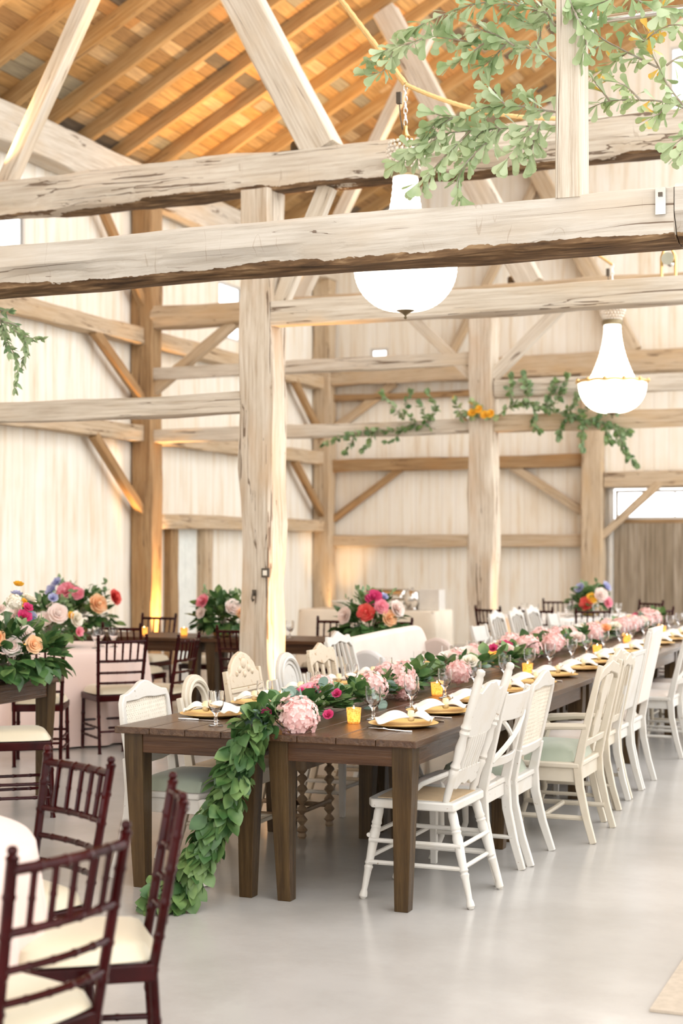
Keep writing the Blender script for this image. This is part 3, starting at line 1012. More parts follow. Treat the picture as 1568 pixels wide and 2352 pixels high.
MB().tube([(0.05, 0, -0.14), (0.05, 0, 0), (0.02, 0, 0.06), (-0.03, 0, 0.06), (-0.05, 0, 0), (-0.05, 0, -0.14)], 0.012, 8).build('clamp', M['brass'], t)


# ------------------------------------------------------------------ chairs
def chiavari(label, loc, rz, group='mahogany bamboo-turned banquet chairs'):
    t = thing('banquet_chair', label, 'chair', loc, rz, group)
    m = M['mahogany']

    def bamboo(p0, p1, r, nodes, n=8, taper=1.0):
        p0, p1 = Vector(p0), Vector(p1)
        pts, rad = [], []
        k = nodes * 10
        for i in range(k + 1):
            s = i / k
            ph = (s * nodes) % 1.0
            bumpv = 1.22 if min(ph, 1 - ph) < 0.05 else 1.0
            pts.append(p0.lerp(p1, s))
            rad.append(r * bumpv * (1 + (taper - 1) * s))
        return pts, rad
    for sy in (-1, 1):
        mb = MB()
        mb.tube(*bamboo((-0.215, sy * 0.165, 0.0), (-0.19, sy * 0.17, 0.43), 0.0135, 3))
        pts, rad = bamboo((-0.19, sy * 0.17, 0.43), (-0.27, sy * 0.192, 0.895), 0.0145, 5)
        mb.tube(pts, rad, 8)
        p = mb.build('back_post', m, t)
        MB().lathe([(0.012, 0), (0.016, 0.006), (0.010, 0.012), (0.014, 0.02), (0.011, 0.03), (1e-7, 0.034)], 10, (-0.27, sy * 0.192, 0.89)).build('finial', m, p)
        mb = MB()
        mb.tube(*bamboo((0.205, sy * 0.185, 0.0), (0.19, sy * 0.18, 0.42), 0.0145, 3))
        mb.build('front_leg', m, t)

    def bx(z):
        s = (z - 0.43) / 0.465
        return -0.19 - 0.08 * s, 0.17 + 0.022 * s
    for z, nm, r in ((0.865, 'crest_rail', 0.0135), (0.715, 'back_rail', 0.011), (0.625, 'back_rail', 0.010), (0.545, 'back_rail', 0.010)):
        x, w = bx(z)
        pts, rad = bamboo((x, -w, z), (x, w, z), r, 5)
        for p in pts:
            p.x -= 0.022 * (1 - (p.y / w) ** 2)
        MB().tube(pts, rad, 8).build(nm, m, t)
    for k in range(5):
        s = (k - 2) / 3.0
        xa, wa = bx(0.715)
        xb, wb = bx(0.865)
        q = 0.022 * (1 - s * s)
        pts, rad = bamboo((xa - q, wa * s, 0.715), (xb - q, wb * s, 0.865), 0.0085, 2)
        MB().tube(pts, rad, 7).build('spindle', m, t)
    mb = MB()
    oc = [(-0.2, -0.185), (0.2, -0.2), (0.215, 0), (0.2, 0.2), (-0.2, 0.185), (-0.205, 0)]
    inner = [(x * 0.86, y * 0.86) for x, y in oc]
    mb.strip(oc, inner, 0.05, lambda u, v, w: Vector((u, v, 0.425 + w)), closed=True)
    sf = mb.build('seat_frame', m, t, bevel=0.006)

    def cush(u, v):
        a, b = 2 * u - 1, 2 * v - 1
        ca = math.copysign(abs(a) ** 0.8, a)
        r = max(abs(a), abs(b))
        z = 0.457 + 0.056 * (1 - r ** 5) ** 0.6 + 0.008 * (1 - a * a) * (1 - b * b)
        k = 1 - 0.10 * (a * b) ** 2
        return Vector((0.205 * a * k + 0.0, (0.195 + 0.012 * a) * b * k, z))
    mb = MB().grid(cush, 14, 14)
    mb.grid(lambda u, v: Vector((lambda p: (p.x, p.y, 0.455 - 0.012 * (1 - max(abs(2 * u - 1), abs(2 * v - 1)) ** 4)))(cush(u, v))), 14, 14)
    mb.build('seat_cushion', M['ivory'], sf)
    for sy in (-1, 1):
        for z in (0.12, 0.20):
            pts, rad = bamboo((-0.205, sy * 0.167, z), (0.2, sy * 0.183, z), 0.0095, 4)
            MB().tube(pts, rad, 7).build('stretcher', m, t)
    for z in (0.15, 0.225):
        pts, rad = bamboo((0.2, -0.183, z), (0.2, 0.183, z), 0.0095, 4)
        MB().tube(pts, rad, 7).build('stretcher', m, t)
    pts, rad = bamboo((-0.207, -0.167, 0.17), (-0.207, 0.167, 0.17), 0.0095, 4)
    MB().tube(pts, rad, 7).build('stretcher', m, t)
    return t


def cw(xc, d):
    return xc * CY - d * SY, xc * SY + d * CY


def face(dx, dd):
    """Heading for a forward direction given along the view's right and depth."""
    x, y = dx * CY - dd * SY, dx * SY + dd * CY
    return math.atan2(y, x)


def chair_at(mid_xc, mid_d, dx, dd):
    """Chair whose top back rail is centred at (xc, d) and which faces (dx, dd)."""
    x, y = cw(mid_xc, mid_d)
    a = face(dx, dd)
    return (x + 0.26 * math.cos(a), y + 0.26 * math.sin(a), 0), a


l, a = chair_at(-0.88, 5.05, -0.74, -0.68)
CV = chiavari('mahogany chair with ivory cushion behind the nearest pink table', l, a)
cvs = [
    ('darkest mahogany chair, closest of all, cut off at the frame corner', chair_at(-0.647, 3.615, -0.83, 0.55)),
    ('tall mahogany chair seen edge on beside the nearest pink table', chair_at(-0.482, 4.39, -0.98, -0.18)),
    ('mahogany chair seen from behind at the far pink round table', chair_at(-1.69, 11.75, -0.42, 0.9)),
    ('mahogany chair seen side on between pink table and brown farm tables', chair_at(-1.20, 11.9, -0.95, 0.32)),
    ('mahogany chair with its cushion showing by the side farm table', chair_at(-2.2, 9.05, 0.9, 0.25)),
    ('mahogany chair half hidden behind the side farm table leg', chair_at(-2.2, 11.0, -0.1, 1.0)),
    ('mahogany chair on the far side of the brown cross table by the flowers', ((-7.55, 13.45, 0), -PI / 2)),
    ('mahogany chair on the far side of the brown cross table before the wall post', ((-6.88, 13.45, 0), -PI / 2)),
    ('mahogany chair at the brown cross table just past the thick post', ((-5.0, 13.42, 0), -PI / 2)),
    ('mahogany chair on the far side of the cross table beside the leafy arrangement', ((-5.6, 13.45, 0), -PI / 2)),
    ('mahogany chair on the near side of the brown cross table', ((-6.9, 12.12, 0), PI / 2)),
    ('mahogany chair on the near side of the cross table by the thick post', ((-5.75, 12.1, 0), PI / 2)),
]
cvs[10] = ('mahogany chair at the cross table tucked behind the thick post', cvs[10][1])
for lab, (l, a) in cvs:
    dup(CV, l, a, lab)
ctr = (-4.35, 18.2)
for lab, ang, rr in (('mahogany chair at the far white table, nearest the pale middle post', 244, 1.22), ('mahogany chair at the far white table, second from the middle post', 268, 1.2),
                 ('mahogany chair at the far white table in front of its flowers', 293, 1.2), ('mahogany chair at the far white table nearest the barn door', 325, 1.25),
                 ('mahogany chair on the far side of the far white table', 60, 1.2), ('mahogany chair at the far white table against the planks', 110, 1.2)):
    q = R(ang)
    dup(CV, (ctr[0] + rr * math.cos(q), ctr[1] + rr * math.sin(q), 0), q + PI, lab)


# ---- white farmhouse chairs -------------------------------------------------
def back_fn(x0, z0, lean):
    """Maps (u across, v height, w thickness) on to a reclined chair back."""
    return lambda u, v, w: Vector((x0 - lean * (v - z0) + w, u, v))


def arc(cx, cz, r, a0, a1, n, rz=None):
    return [(cx + r * math.cos(R(a0 + (a1 - a0) * i / n)), cz + (rz or r) * math.sin(R(a0 + (a1 - a0) * i / n))) for i in range(n + 1)]


TURN = [(0, 0.010), (0.03, 0.019), (0.07, 0.017), (0.10, 0.013), (0.30, 0.017), (0.34, 0.021), (0.36, 0.016), (0.38, 0.021), (0.41, 0.018), (0.70, 0.024),
        (0.74, 0.020), (0.76, 0.024), (0.78, 0.020), (0.80, 0.024), (0.83, 0.021), (0.92, 0.022), (1.0, 0.017)]


def seat_slab(t, m, w, d, z, th=0.035, name='seat', wf=None):
    wf = wf or w
    out = [(-d / 2, -w / 2)] + [(d / 2 - 0.03, -wf / 2), (d / 2, -wf / 2 + 0.05), (d / 2 + 0.012, 0), (d / 2, wf / 2 - 0.05), (d / 2 - 0.03, wf / 2)] + [(-d / 2, w / 2)]
    mb = MB().prism(out, th, lambda u, v, q: Vector((u, v, z - th / 2 + q)))
    return mb.build(name, m, t, bevel=0.008)


def cushion(t, m, w, d, z, h=0.06, x=0.0):
    def top(u, v):
        a, b = 2 * u - 1, 2 * v - 1
        r = max(abs(a), abs(b))
        k = 1 - 0.06 * (a * b) ** 2
        return Vector((x + d / 2 * a * k, w / 2 * b * k, z + h * (1 - r ** 6) ** 0.5 * (0.85 + 0.15 * (1 - a * a) * (1 - b * b))))
    mb = MB().grid(top, 16, 16)
    return mb.build('seat_cushion', m, t)


def legs(t, m, w, d, z, style='taper', H=None, lean=0.25, wf=None, front=None):
    """Four legs; the rear pair runs on up to H as back posts. Returns x of the back at seat height."""
    wf = wf or w
    xb, xf = -d / 2 + 0.02, d / 2 - 0.03
    for s in (-1, 1):
        fm = front or m
        if style == 'turned':
            MB().turned((xf + 0.05, s * (wf / 2 - 0.02), 0), (xf - 0.02, s * (wf / 2 - 0.06), z - 0.03), TURN, 12).build('front_leg', fm, t)
        elif style == 'barley':
            mb = MB()
            prof = [(0, 0.018), (0.03, 0.026), (0.07, 0.02)]
            for i in range(1, 24):
                prof.append((0.07 + 0.78 * i / 24, 0.021 + 0.011 * math.sin(i * 1.55)))
            prof += [(0.87, 0.03), (1.0, 0.03)]
            mb.turned((xf, s * (wf / 2 - 0.03), 0), (xf, s * (wf / 2 - 0.03), z - 0.03), prof, 12)
            mb.build('front_leg', fm, t)
        elif style == 'cabriole':
            MB().tube([(xf + 0.035, s * (wf / 2 + 0.005), 0.0), (xf + 0.03, s * (wf / 2), 0.02), (xf - 0.008, s * (wf / 2 - 0.025), 0.12), (xf + 0.0, s * (wf / 2 - 0.02), 0.27), (xf + 0.02, s * (wf / 2 - 0.01), 0.36), (xf + 0.01, s * (wf / 2 - 0.02), z - 0.03)],
                      [0.020, 0.017, 0.016, 0.022, 0.030, 0.030], 10).build('front_leg', fm, t)
        else:
            MB().bar([(xf, s * (wf / 2 - 0.025), 0), (xf, s * (wf / 2 - 0.025), z - 0.03)], [(0.03, 0.03), (0.042, 0.042)]).build('front_leg', fm, t, bevel=0.003)
        if H:
            pts = [(xb - 0.085, s * (w / 2 - 0.015), 0), (xb - 0.045, s * (w / 2 - 0.018), 0.14), (xb - 0.01, s * (w / 2 - 0.02), 0.30), (xb, s * (w / 2 - 0.02), z - 0.02), (xb - lean * 0.10, s * (w / 2 - 0.018), z + 0.10), (xb - lean * (H - z), s * (w / 2 - 0.012), H)]
            if style == 'turned':
                MB().turned((xb - 0.10, s * (w / 2 + 0.0), 0), (xb + 0.01, s * (w / 2 - 0.05), z - 0.03), TURN, 12).build('rear_leg', m, t)
            else:
                MB().bar(pts, [(0.030, 0.034), (0.032, 0.038), (0.034, 0.044), (0.034, 0.048), (0.032, 0.042), (0.028, 0.028)]).build('back_post', m, t, bevel=0.004)
    return xb


def apron(t, m, w, d, z, h=0.06):
    for s in (-1, 1):
        MB().box((0, s * (w / 2 - 0.025), z - 0.03 - h / 2), (d - 0.07, 0.02, h)).build('apron', m, t, bevel=0.003)
        MB().box((s * (d / 2 - 0.03), 0, z - 0.03 - h / 2), (0.02, w - 0.08, h)).build('apron', m, t, bevel=0.003)


def stretchers(t, m, w, d, zs=(0.17, 0.17), r=0.010, box=False):
    for s in (-1, 1):
        for z in zs[:1] if box else zs:
            MB().tube([(-d / 2 - 0.02, s * (w / 2 - 0.025), z), (d / 2 - 0.02, s * (w / 2 - 0.025), z)], r, 8).build('stretcher', m, t)
    MB().tube([(d / 2 - 0.02, -w / 2 + 0.03, zs[-1] + 0.03), (d / 2 - 0.02, w / 2 - 0.03, zs[-1] + 0.03)], r, 8).build('stretcher', m, t)


def pressed_back(label, loc, rz):
    t = thing('farmhouse_chair', label, 'chair', loc, rz)
    m = M['white_paint']
    w, d, z = 0.43, 0.42, 0.46
    seat_slab(t, M['white_paint'], w, d, z, 0.04, wf=0.46)
    MB().prism([(u * 0.36, v * 0.36) for u, v in [(-0.5, -0.48), (0.46, -0.52), (0.5, 0), (0.46, 0.52), (-0.5, 0.48)]], 0.006, lambda u, v, q: Vector((u, v, z + q))).build('seat_panel', M['rush'], t)
    legs(t, m, w, d, z, 'turned', H=1.05, wf=0.46)
    fn = back_fn(-d / 2 + 0.05, z, 0.30)
    for s in (-1, 1):
        p0, p1 = fn(s * 0.185, z - 0.01, 0), fn(s * 0.222, 1.06, 0)
        MB().turned(p0, p1, [(0, 0.012), (0.05, 0.017), (0.2, 0.019), (0.24, 0.024), (0.26, 0.018), (0.28, 0.024), (0.31, 0.018), (0.42, 0.024), (0.50, 0.017), (0.53, 0.024), (0.55, 0.019), (0.57, 0.025), (0.60, 0.019),
                            (0.64, 0.021), (0.93, 0.020), (0.95, 0.016), (0.97, 0.021), (0.99, 0.018), (1.0, 0.006)], 12).build('back_post', m, t)
    top = [(-0.195, 0.93), (-0.17, 0.955), (-0.13, 0.945), (-0.09, 0.965), (-0.04, 0.99), (0, 0.985), (0.04, 0.99), (0.09, 0.965), (0.13, 0.945), (0.17, 0.955), (0.195, 0.93)]
    low = [(0.19, 0.80), (0.165, 0.775), (0.17, 0.755), (0.11, 0.74), (0, 0.735), (-0.11, 0.74), (-0.17, 0.755), (-0.165, 0.775), (-0.19, 0.80)]
    MB().prism(top + low, 0.018, fn).build('crest_panel', m, t, bevel=0.004)
    for k in range(7):
        u = (k - 3) * 0.034
        MB().tube([fn(u, 0.59, 0), fn(u * 1.03, 0.64, 0.003), fn(u * 1.02, 0.70, -0.003), fn(u, 0.75, 0)], [0.011, 0.014, 0.012, 0.014], 8).build('spindle', m, t)
    lowp = [(-0.16, 0.60), (0.16, 0.60), (0.175, 0.575), (0.16, 0.55), (0.18, 0.52), (0.10, 0.505), (0.05, 0.53), (0, 0.515), (-0.05, 0.53), (-0.10, 0.505), (-0.18, 0.52), (-0.16, 0.55), (-0.175, 0.575)]
    MB().prism(lowp, 0.018, fn).build('lower_panel', m, t, bevel=0.004)
    for s in (-1, 1):
        MB().tube([fn(s * 0.19, 0.60, 0), (-0.06, s * 0.215, 0.54), (0.0, s * 0.215, 0.485), (-0.01, s * 0.205, 0.455)], 0.012, 8).build('hip_brace', m, t)
        for zz in (0.17, 0.27):
            MB().tube([(-0.235, s * 0.2, zz), (0.2, s * 0.205, zz)], 0.0105, 8).build('stretcher', m, t)
    for zz in (0.19, 0.29):
        MB().tube([(0.205, -0.2, zz), (0.205, 0.2, zz)], 0.0105, 8).build('stretcher', m, t)
        MB().tube([(-0.235, -0.19, zz - 0.02), (-0.235, 0.19, zz - 0.02)], 0.0105, 8).build('stretcher', m, t)
    return t


def cross_back(label, loc, rz, m=None):
    m = m or M['white_paint']
    t = thing('cross_back_chair', label, 'chair', loc, rz)
    w, d, z, H = 0.43, 0.42, 0.46, 0.92
    xb = legs(t, m, w, d, z, 'taper', H)
    seat_slab(t, m, w, d - 0.03, z, 0.03)
    cushion(t, M['cream_fabric'], w - 0.08, d - 0.09, z, 0.03)
    apron(t, m, w, d, z)
    fn = back_fn(xb, z, 0.25)
    cur = lambda u, v, q: fn(u, v, q - 0.035 * (1 - (u / 0.21) ** 2))
    us = [(-0.205 + 0.41 * i / 12) for i in range(13)]
    MB().strip([(u, 0.905) for u in us], [(u, 0.775) for u in us], 0.022, cur).build('crest_rail', m, t, bevel=0.005)
    MB().strip([(u, 0.60) for u in us], [(u, 0.555) for u in us], 0.02, cur).build('back_rail', m, t, bevel=0.004)
    for s in (-1, 1):
        pts = [cur(-0.19 * s + 0.38 * s * i / 8, 0.585 + 0.21 * i / 8, 0.006 * s) for i in range(9)]
        MB().tube(pts, 0.017, 6, flat=0.6).build('cross_bar', m, t)
    stretchers(t, m, w, d, (0.16,), 0.011)
    return t


def cane_grid(w0, w1, z0, z1, fn, step=0.02, r=0.0034):
    mb = MB()
    n = int((w1 - w0) / step)
    for i in range(n + 1):
        u = w0 + (w1 - w0) * i / n
        mb.strip([(u - r, z0), (u - r, z1)], [(u + r, z0), (u + r, z1)], 0.003, fn)
    k = int((z1 - z0) / step)
    for j in range(k + 1):
        v = z0 + (z1 - z0) * j / k
        mb.strip([(w0, v - r), (w1, v - r)], [(w0, v + r), (w1, v + r)], 0.0035, fn)
    for i in range(-k, n + 1):          # diagonals of the weave
        a = (w0 + step * i, z0)
        b = (w0 + step * (i + k), z0 + step * k)
        ta = max(0, (w0 - a[0]) / (b[0] - a[0]))
        tb = min(1, (w1 - a[0]) / (b[0] - a[0]))
        if tb > ta:
            pa = (a[0] + (b[0] - a[0]) * ta, a[1] + (b[1] - a[1]) * ta)
            pb = (a[0] + (b[0] - a[0]) * tb, a[1] + (b[1] - a[1]) * tb)
            mb.strip([(pa[0] - r, pa[1] + r), (pb[0] - r, pb[1] + r)], [(pa[0] + r, pa[1] - r), (pb[0] + r, pb[1] - r)], 0.0028, fn)
    return mb


def cane_back(label, loc, rz, m=None, H=0.95, low=0.58, cushm='green_fabric', w=0.46, style='cabriole', lean=0.22):
    m = m or M['white_paint']
    t = thing('cane_back_chair', label, 'chair', loc, rz)
    d, z = 0.43, 0.43
    xb = legs(t, m, w, d, z, style, None)
    fn = back_fn(xb, z, lean)
    for s in (-1, 1):
        MB().bar([(xb - 0.10, s * (w / 2 - 0.015), 0), (xb - 0.05, s * (w / 2 - 0.018), 0.15), (xb - 0.01, s * (w / 2 - 0.02), 0.31), (xb, s * (w / 2 - 0.02), z), tuple(fn(s * (w / 2 - 0.02), low, 0))],
                 [(0.03, 0.034), (0.032, 0.04), (0.036, 0.046), (0.036, 0.05), (0.034, 0.04)]).build('rear_leg', m, t, bevel=0.004)
    hw = w / 2
    out = [(-hw + 0.015, low - 0.03), (-hw, (low + H) / 2), (-hw + 0.005, H - 0.09), (-hw + 0.03, H - 0.05), (-hw + 0.08, H - 0.045), (-0.09, H - 0.02), (-0.045, H), (0, H + 0.008), (0.045, H), (0.09, H - 0.02), (hw - 0.08, H - 0.045),
           (hw - 0.03, H - 0.05), (hw - 0.005, H - 0.09), (hw, (low + H) / 2), (hw - 0.015, low - 0.03), (0.1, low - 0.045), (-0.1, low - 0.045)]
    a, b = hw - 0.036, H - 0.085
    inn = [(-a, low + 0.015), (-a, (low + b) / 2), (-a, b - 0.02), (-a + 0.01, b), (-a + 0.04, b), (-0.09, b), (-0.045, b + 0.005), (0, b + 0.008), (0.045, b + 0.005), (0.09, b), (a - 0.04, b), (a - 0.01, b), (a, b - 0.02), (a, (low + b) / 2), (a, low + 0.015), (0.1, low + 0.01), (-0.1, low + 0.01)]
    MB().strip(out, inn, 0.028, fn, closed=True).build('back_frame', m, t, bevel=0.006)
    cane_grid(-a - 0.005, a + 0.005, low + 0.005, b + 0.005, fn).build('cane_panel', M['cane'], t, False)
    apron(t, m, w, d, z, 0.07)
    seat_slab(t, m, w, d - 0.02, z, 0.03, 'seat_frame')
    cushion(t, M[cushm], w - 0.05, d - 0.06, z, 0.075, 0.01)
    return t


def armchair(label, loc, rz):
    t = thing('armchair', label, 'armchair', loc, rz)
    m = M['cream_paint']
    w, d, z, H = 0.54, 0.48, 0.43, 0.96
    xb = legs(t, m, w, d, z, 'cabriole', H, 0.24)
    fn = back_fn(xb, z, 0.24)
    apron(t, m, w, d, z, 0.075)
    seat_slab(t, m, w, d - 0.02, z, 0.03, 'seat_frame')
    cushion(t, M['green_fabric'], w - 0.06, d - 0.05, z, 0.09, 0.01)
    top = [(-0.255, 0.90), (-0.2, 0.94), (-0.1, 0.955), (0, 0.975), (0.1, 0.955), (0.2, 0.94), (0.255, 0.90)]
    bot = [(-0.25, 0.85), (-0.2, 0.88), (-0.1, 0.895), (0, 0.91), (0.1, 0.895), (0.2, 0.88), (0.25, 0.85)]
    MB().strip(top, bot, 0.026, fn).build('crest_rail', m, t, bevel=0.006)
    sp = [(-0.05, 0.53), (-0.075, 0.62), (-0.045, 0.70), (-0.085, 0.80), (-0.06, 0.895), (0.06, 0.895), (0.085, 0.80), (0.045, 0.70), (0.075, 0.62), (0.05, 0.53)]
    MB().prism(sp, 0.014, fn).build('splat', m, t, bevel=0.003)
    MB().strip([(-0.24, 0.55), (0.24, 0.55)], [(-0.24, 0.51), (0.24, 0.51)], 0.024, fn).build('back_rail', m, t, bevel=0.004)
    for s in (-1, 1):
        y = s * (w / 2 - 0.012)
        ar = MB().tube([tuple(fn(y, 0.63, 0)), (-0.08, s * 0.275, 0.625), (0.06, s * 0.28, 0.612), (0.11, s * 0.285, 0.60)], [0.017, 0.019, 0.022, 0.02], 8).build('arm', m, t)
        MB().tube([(0.10, s * 0.283, 0.605), (0.07, s * 0.275, 0.56), (0.09, s * 0.262, 0.50), (0.10, s * 0.255, 0.42)], [0.018, 0.015, 0.016, 0.02], 8).build('arm_support', m, ar)
        MB().tube([(-d / 2 - 0.02, s * 0.235, 0.13), (d / 2 - 0.03, s * 0.235, 0.13)], 0.014, 8).build('stretcher', m, t)
    MB().tube([(-0.02, -0.235, 0.13), (-0.02, 0.235, 0.13)], 0.014, 8).build('stretcher', m, t)
    return t


def splat_back(label, loc, rz, m=None, shape=0, H=0.98, cushm='cream_fabric'):
    m = m or M['cream_paint']
    t = thing('splat_back_chair', label, 'chair', loc, rz)
    w, d, z = 0.45, 0.43, 0.45
    xb = legs(t, m, w, d, z, 'cabriole', H - 0.06, 0.24)
    fn = back_fn(xb, z, 0.24)
    apron(t, m, w, d, z)
    seat_slab(t, m, w, d - 0.02, z, 0.03, 'seat_frame')
    cushion(t, M[cushm], w - 0.05, d - 0.05, z, 0.05, 0.01)
    top = [(-0.225, H - 0.09), (-0.19, H - 0.03), (-0.11, H - 0.04), (0, H), (0.11, H - 0.04), (0.19, H - 0.03), (0.225, H - 0.09)]
    bot = [(-0.2, H - 0.12), (-0.15, H - 0.085), (-0.1, H - 0.09), (0, H - 0.07), (0.1, H - 0.09), (0.15, H - 0.085), (0.2, H - 0.12)]
    MB().strip(top, bot, 0.026, fn).build('crest_rail', m, t, bevel=0.006)
    if shape == 0:
        sp = [(-0.05, z + 0.05), (-0.08, z + 0.13), (-0.04, z + 0.22), (-0.09, z + 0.36), (-0.05, H - 0.08), (0.05, H - 0.08), (0.09, z + 0.36), (0.04, z + 0.22), (0.08, z + 0.13), (0.05, z + 0.05)]
        MB().prism(sp, 0.014, fn).build('splat', m, t, bevel=0.003)
    else:
        for k in range(4):
            u = -0.12 + 0.08 * k
            MB().tube([fn(u * 0.8, z + 0.06, 0), fn(u * 1.25, z + 0.25, 0), fn(u * 0.8, H - 0.08, 0)], 0.012, 8, flat=0.6).build('back_slat', m, t)
    MB().strip([(-0.2, z + 0.10), (0.2, z + 0.10)], [(-0.2, z + 0.055), (0.2, z + 0.055)], 0.022, fn).build('back_rail', m, t, bevel=0.004)
    stretchers(t, m, w, d, (0.15,), 0.011)
    return t


def panel_back(label, loc, rz, m=None, fab=None, H=1.0, w=0.45):
    """Solid panel or upholstered back."""
    m = m or M['white_paint']
    t = thing('panel_back_chair', label, 'chair', loc, rz)
    d, z = 0.43, 0.45
    xb = legs(t, m, w, d, z, 'taper', H - 0.02, 0.22)
    fn = back_fn(xb, z, 0.22)
    apron(t, m, w, d, z)
    seat_slab(t, m, w, d - 0.02, z, 0.03, 'seat_frame')
    cushion(t, fab or M['cream_fabric'], w - 0.05, d - 0.05, z, 0.06, 0.01)
    hw = w / 2 - 0.035
    out = [(-hw, z + 0.10), (-hw, H - 0.05), (-hw + 0.03, H - 0.015), (0, H), (hw - 0.03, H - 0.015), (hw, H - 0.05), (hw, z + 0.10)]
    MB().prism(out, 0.05 if fab else 0.022, fn).build('back_panel', fab or m, t, bevel=0.012 if fab else 0.005)
    MB().strip([(-hw - 0.02, H), (hw + 0.02, H)], [(-hw - 0.02, H - 0.03), (hw + 0.02, H - 0.03)], 0.03, fn).build('crest_rail', m, t, bevel=0.004)
    return t


def arch_back(label, loc, rz, m, H=0.92, w=0.40, hole=True, carved=True):
    t = thing('arch_back_chair', label, 'chair', loc, rz)
    d, z = 0.42, 0.45
    xb = legs(t, m, w, d, z, 'taper', 0.80, 0.18)
    fn = back_fn(xb, z, 0.18)
    apron(t, m, w, d, z)
    seat_slab(t, m, w, d - 0.02, z, 0.03)
    r = w / 2 - 0.05
    zc = H - r
    o_ = [(-r, z + 0.09)] + arc(0, zc, r, 180, 0, 18) + [(r, z + 0.09)]
    ri = r * 0.56
    i_ = [(-ri, z + 0.09)] + arc(0, zc, ri, 180, 0, 18) + [(ri, z + 0.09)]
    MB().strip(o_, i_, 0.03, fn).build('back_arch', m, t, bevel=0.006)
    rm = (r + ri) / 2
    mb = MB().tube([fn(u, v, 0.018) for u, v in [(-rm, z + 0.1)] + arc(0, zc, rm, 180, 0, 18) + [(rm, z + 0.1)]], 0.012, 6)
    mb.tube([fn(u, v, -0.018) for u, v in [(-rm, z + 0.1)] + arc(0, zc, rm, 180, 0, 18) + [(rm, z + 0.1)]], 0.012, 6)
    mb.build('carved_band', m, t)
    ip = [(-ri, z + 0.09)] + [(-ri, zc - (0.10 if hole else 0))] + arc(0, zc - (0.10 if hole else 0), ri, 180, 0, 12)[1:-1] + [(ri, zc - (0.10 if hole else 0)), (ri, z + 0.09)]
    MB().prism(ip, 0.018, fn).build('back_panel', m, t, bevel=0.003)
    stretchers(t, m, w, d, (0.14,), 0.012)
    return t


def carved_panel_chair(label, loc, rz):
    t = thing('carved_panel_chair', label, 'chair', loc, rz)
    m = M['worn_paint']
    w, d, z, H = 0.45, 0.44, 0.46, 0.90
    xb = legs(t, m, w, d, z, 'barley', H, 0.16, front=M['carved_wood'])
    fn = back_fn(xb, z, 0.16)
    seat_slab(t, M['carved_wood'], w, d - 0.02, z, 0.035)
    apron(t, M['carved_wood'], w, d, z)
    hw = w / 2 - 0.03
    crest = [(-hw, 0.80), (-hw, 0.875), (-hw + 0.03, 0.89), (-hw + 0.05, 0.93), (-0.10, 0.965), (-0.06, 0.985), (0, 1.0), (0.06, 0.985), (0.10, 0.965), (hw - 0.05, 0.93), (hw - 0.03, 0.89), (hw, 0.875), (hw, 0.80)]
    c = MB().prism(crest, 0.028, fn).build('crest_panel', m, t, bevel=0.006)
    mb = MB()
    for u, v, r in ((0, 0.93, 0.035), (-0.06, 0.90, 0.022), (0.06, 0.90, 0.022), (-0.10, 0.88, 0.018), (0.10, 0.88, 0.018), (0, 0.87, 0.02)):
        p = fn(u, v, 0.012)
        mb.ball(p, (0.012, r, r), 10, 6)
    mb.build('carving', m, c)
    MB().prism([(-hw, z + 0.10), (-hw, 0.79), (hw, 0.79), (hw, z + 0.10)], 0.016, fn).build('back_panel', m, t)
    mb = MB()
    for v0, v1 in ((0.775, 0.80), (0.73, 0.745)):
        mb.strip([(-hw, v1), (hw, v1)], [(-hw, v0), (hw, v0)], 0.036, fn)
    mb.strip([(-0.01, 0.78), (0.0, 0.78)], [(-0.01, 0.70), (0.01, 0.70)], 0.036, fn)
    mb.build('moulding', m, t, bevel=0.004)
    MB().strip([(-0.13, 0.70), (-0.13, 0.58), (0.13, 0.58), (0.13, 0.70)], [(-0.11, 0.68), (-0.11, 0.60), (0.11, 0.60), (0.11, 0.68)], 0.034, fn, closed=True).build('panel_frame', m, t, bevel=0.003)
    stretchers(t, M['carved_wood'], w, d, (0.12,), 0.014)
    return t


def slat_crest_chair(label, loc, rz, m, H=0.97):
    t = thing('slat_back_chair', label, 'chair', loc, rz)
    w, d, z = 0.42, 0.42, 0.45
    xb = legs(t, m, w, d, z, 'taper', H - 0.05, 0.16)
    fn = back_fn(xb, z, 0.16)
    seat_slab(t, m, w, d - 0.02, z, 0.035)
    apron(t, m, w, d, z)
    hw = w / 2 - 0.01
    crest = [(-hw, H - 0.13), (-hw, H - 0.03), (-0.10, H - 0.03), (-0.05, H - 0.01), (0, H + 0.01), (0.05, H - 0.01), (0.10, H - 0.03), (hw, H - 0.03), (hw, H - 0.13), (0.10, H - 0.105), (0, H - 0.13), (-0.10, H - 0.105)]
    MB().prism(crest, 0.026, fn).build('crest_rail', m, t, bevel=0.005)
    MB().strip([(-hw + 0.02, 0.72), (hw - 0.02, 0.72)], [(-hw + 0.02, 0.685), (hw - 0.02, 0.685)], 0.02, fn).build('back_rail', m, t, bevel=0.003)
    MB().strip([(-hw + 0.02, 0.56), (hw - 0.02, 0.56)], [(-hw + 0.02, 0.52), (hw - 0.02, 0.52)], 0.022, fn).build('back_rail', m, t, bevel=0.003)
    for k in range(3):
        u = -0.10 + 0.10 * k
        MB().strip([(u - 0.018, 0.53), (u - 0.018, H - 0.11)], [(u + 0.018, 0.53), (u + 0.018, H - 0.11)], 0.014, fn).build('back_slat', m, t, bevel=0.002)
    stretchers(t, m, w, d, (0.14,), 0.011)
    return t


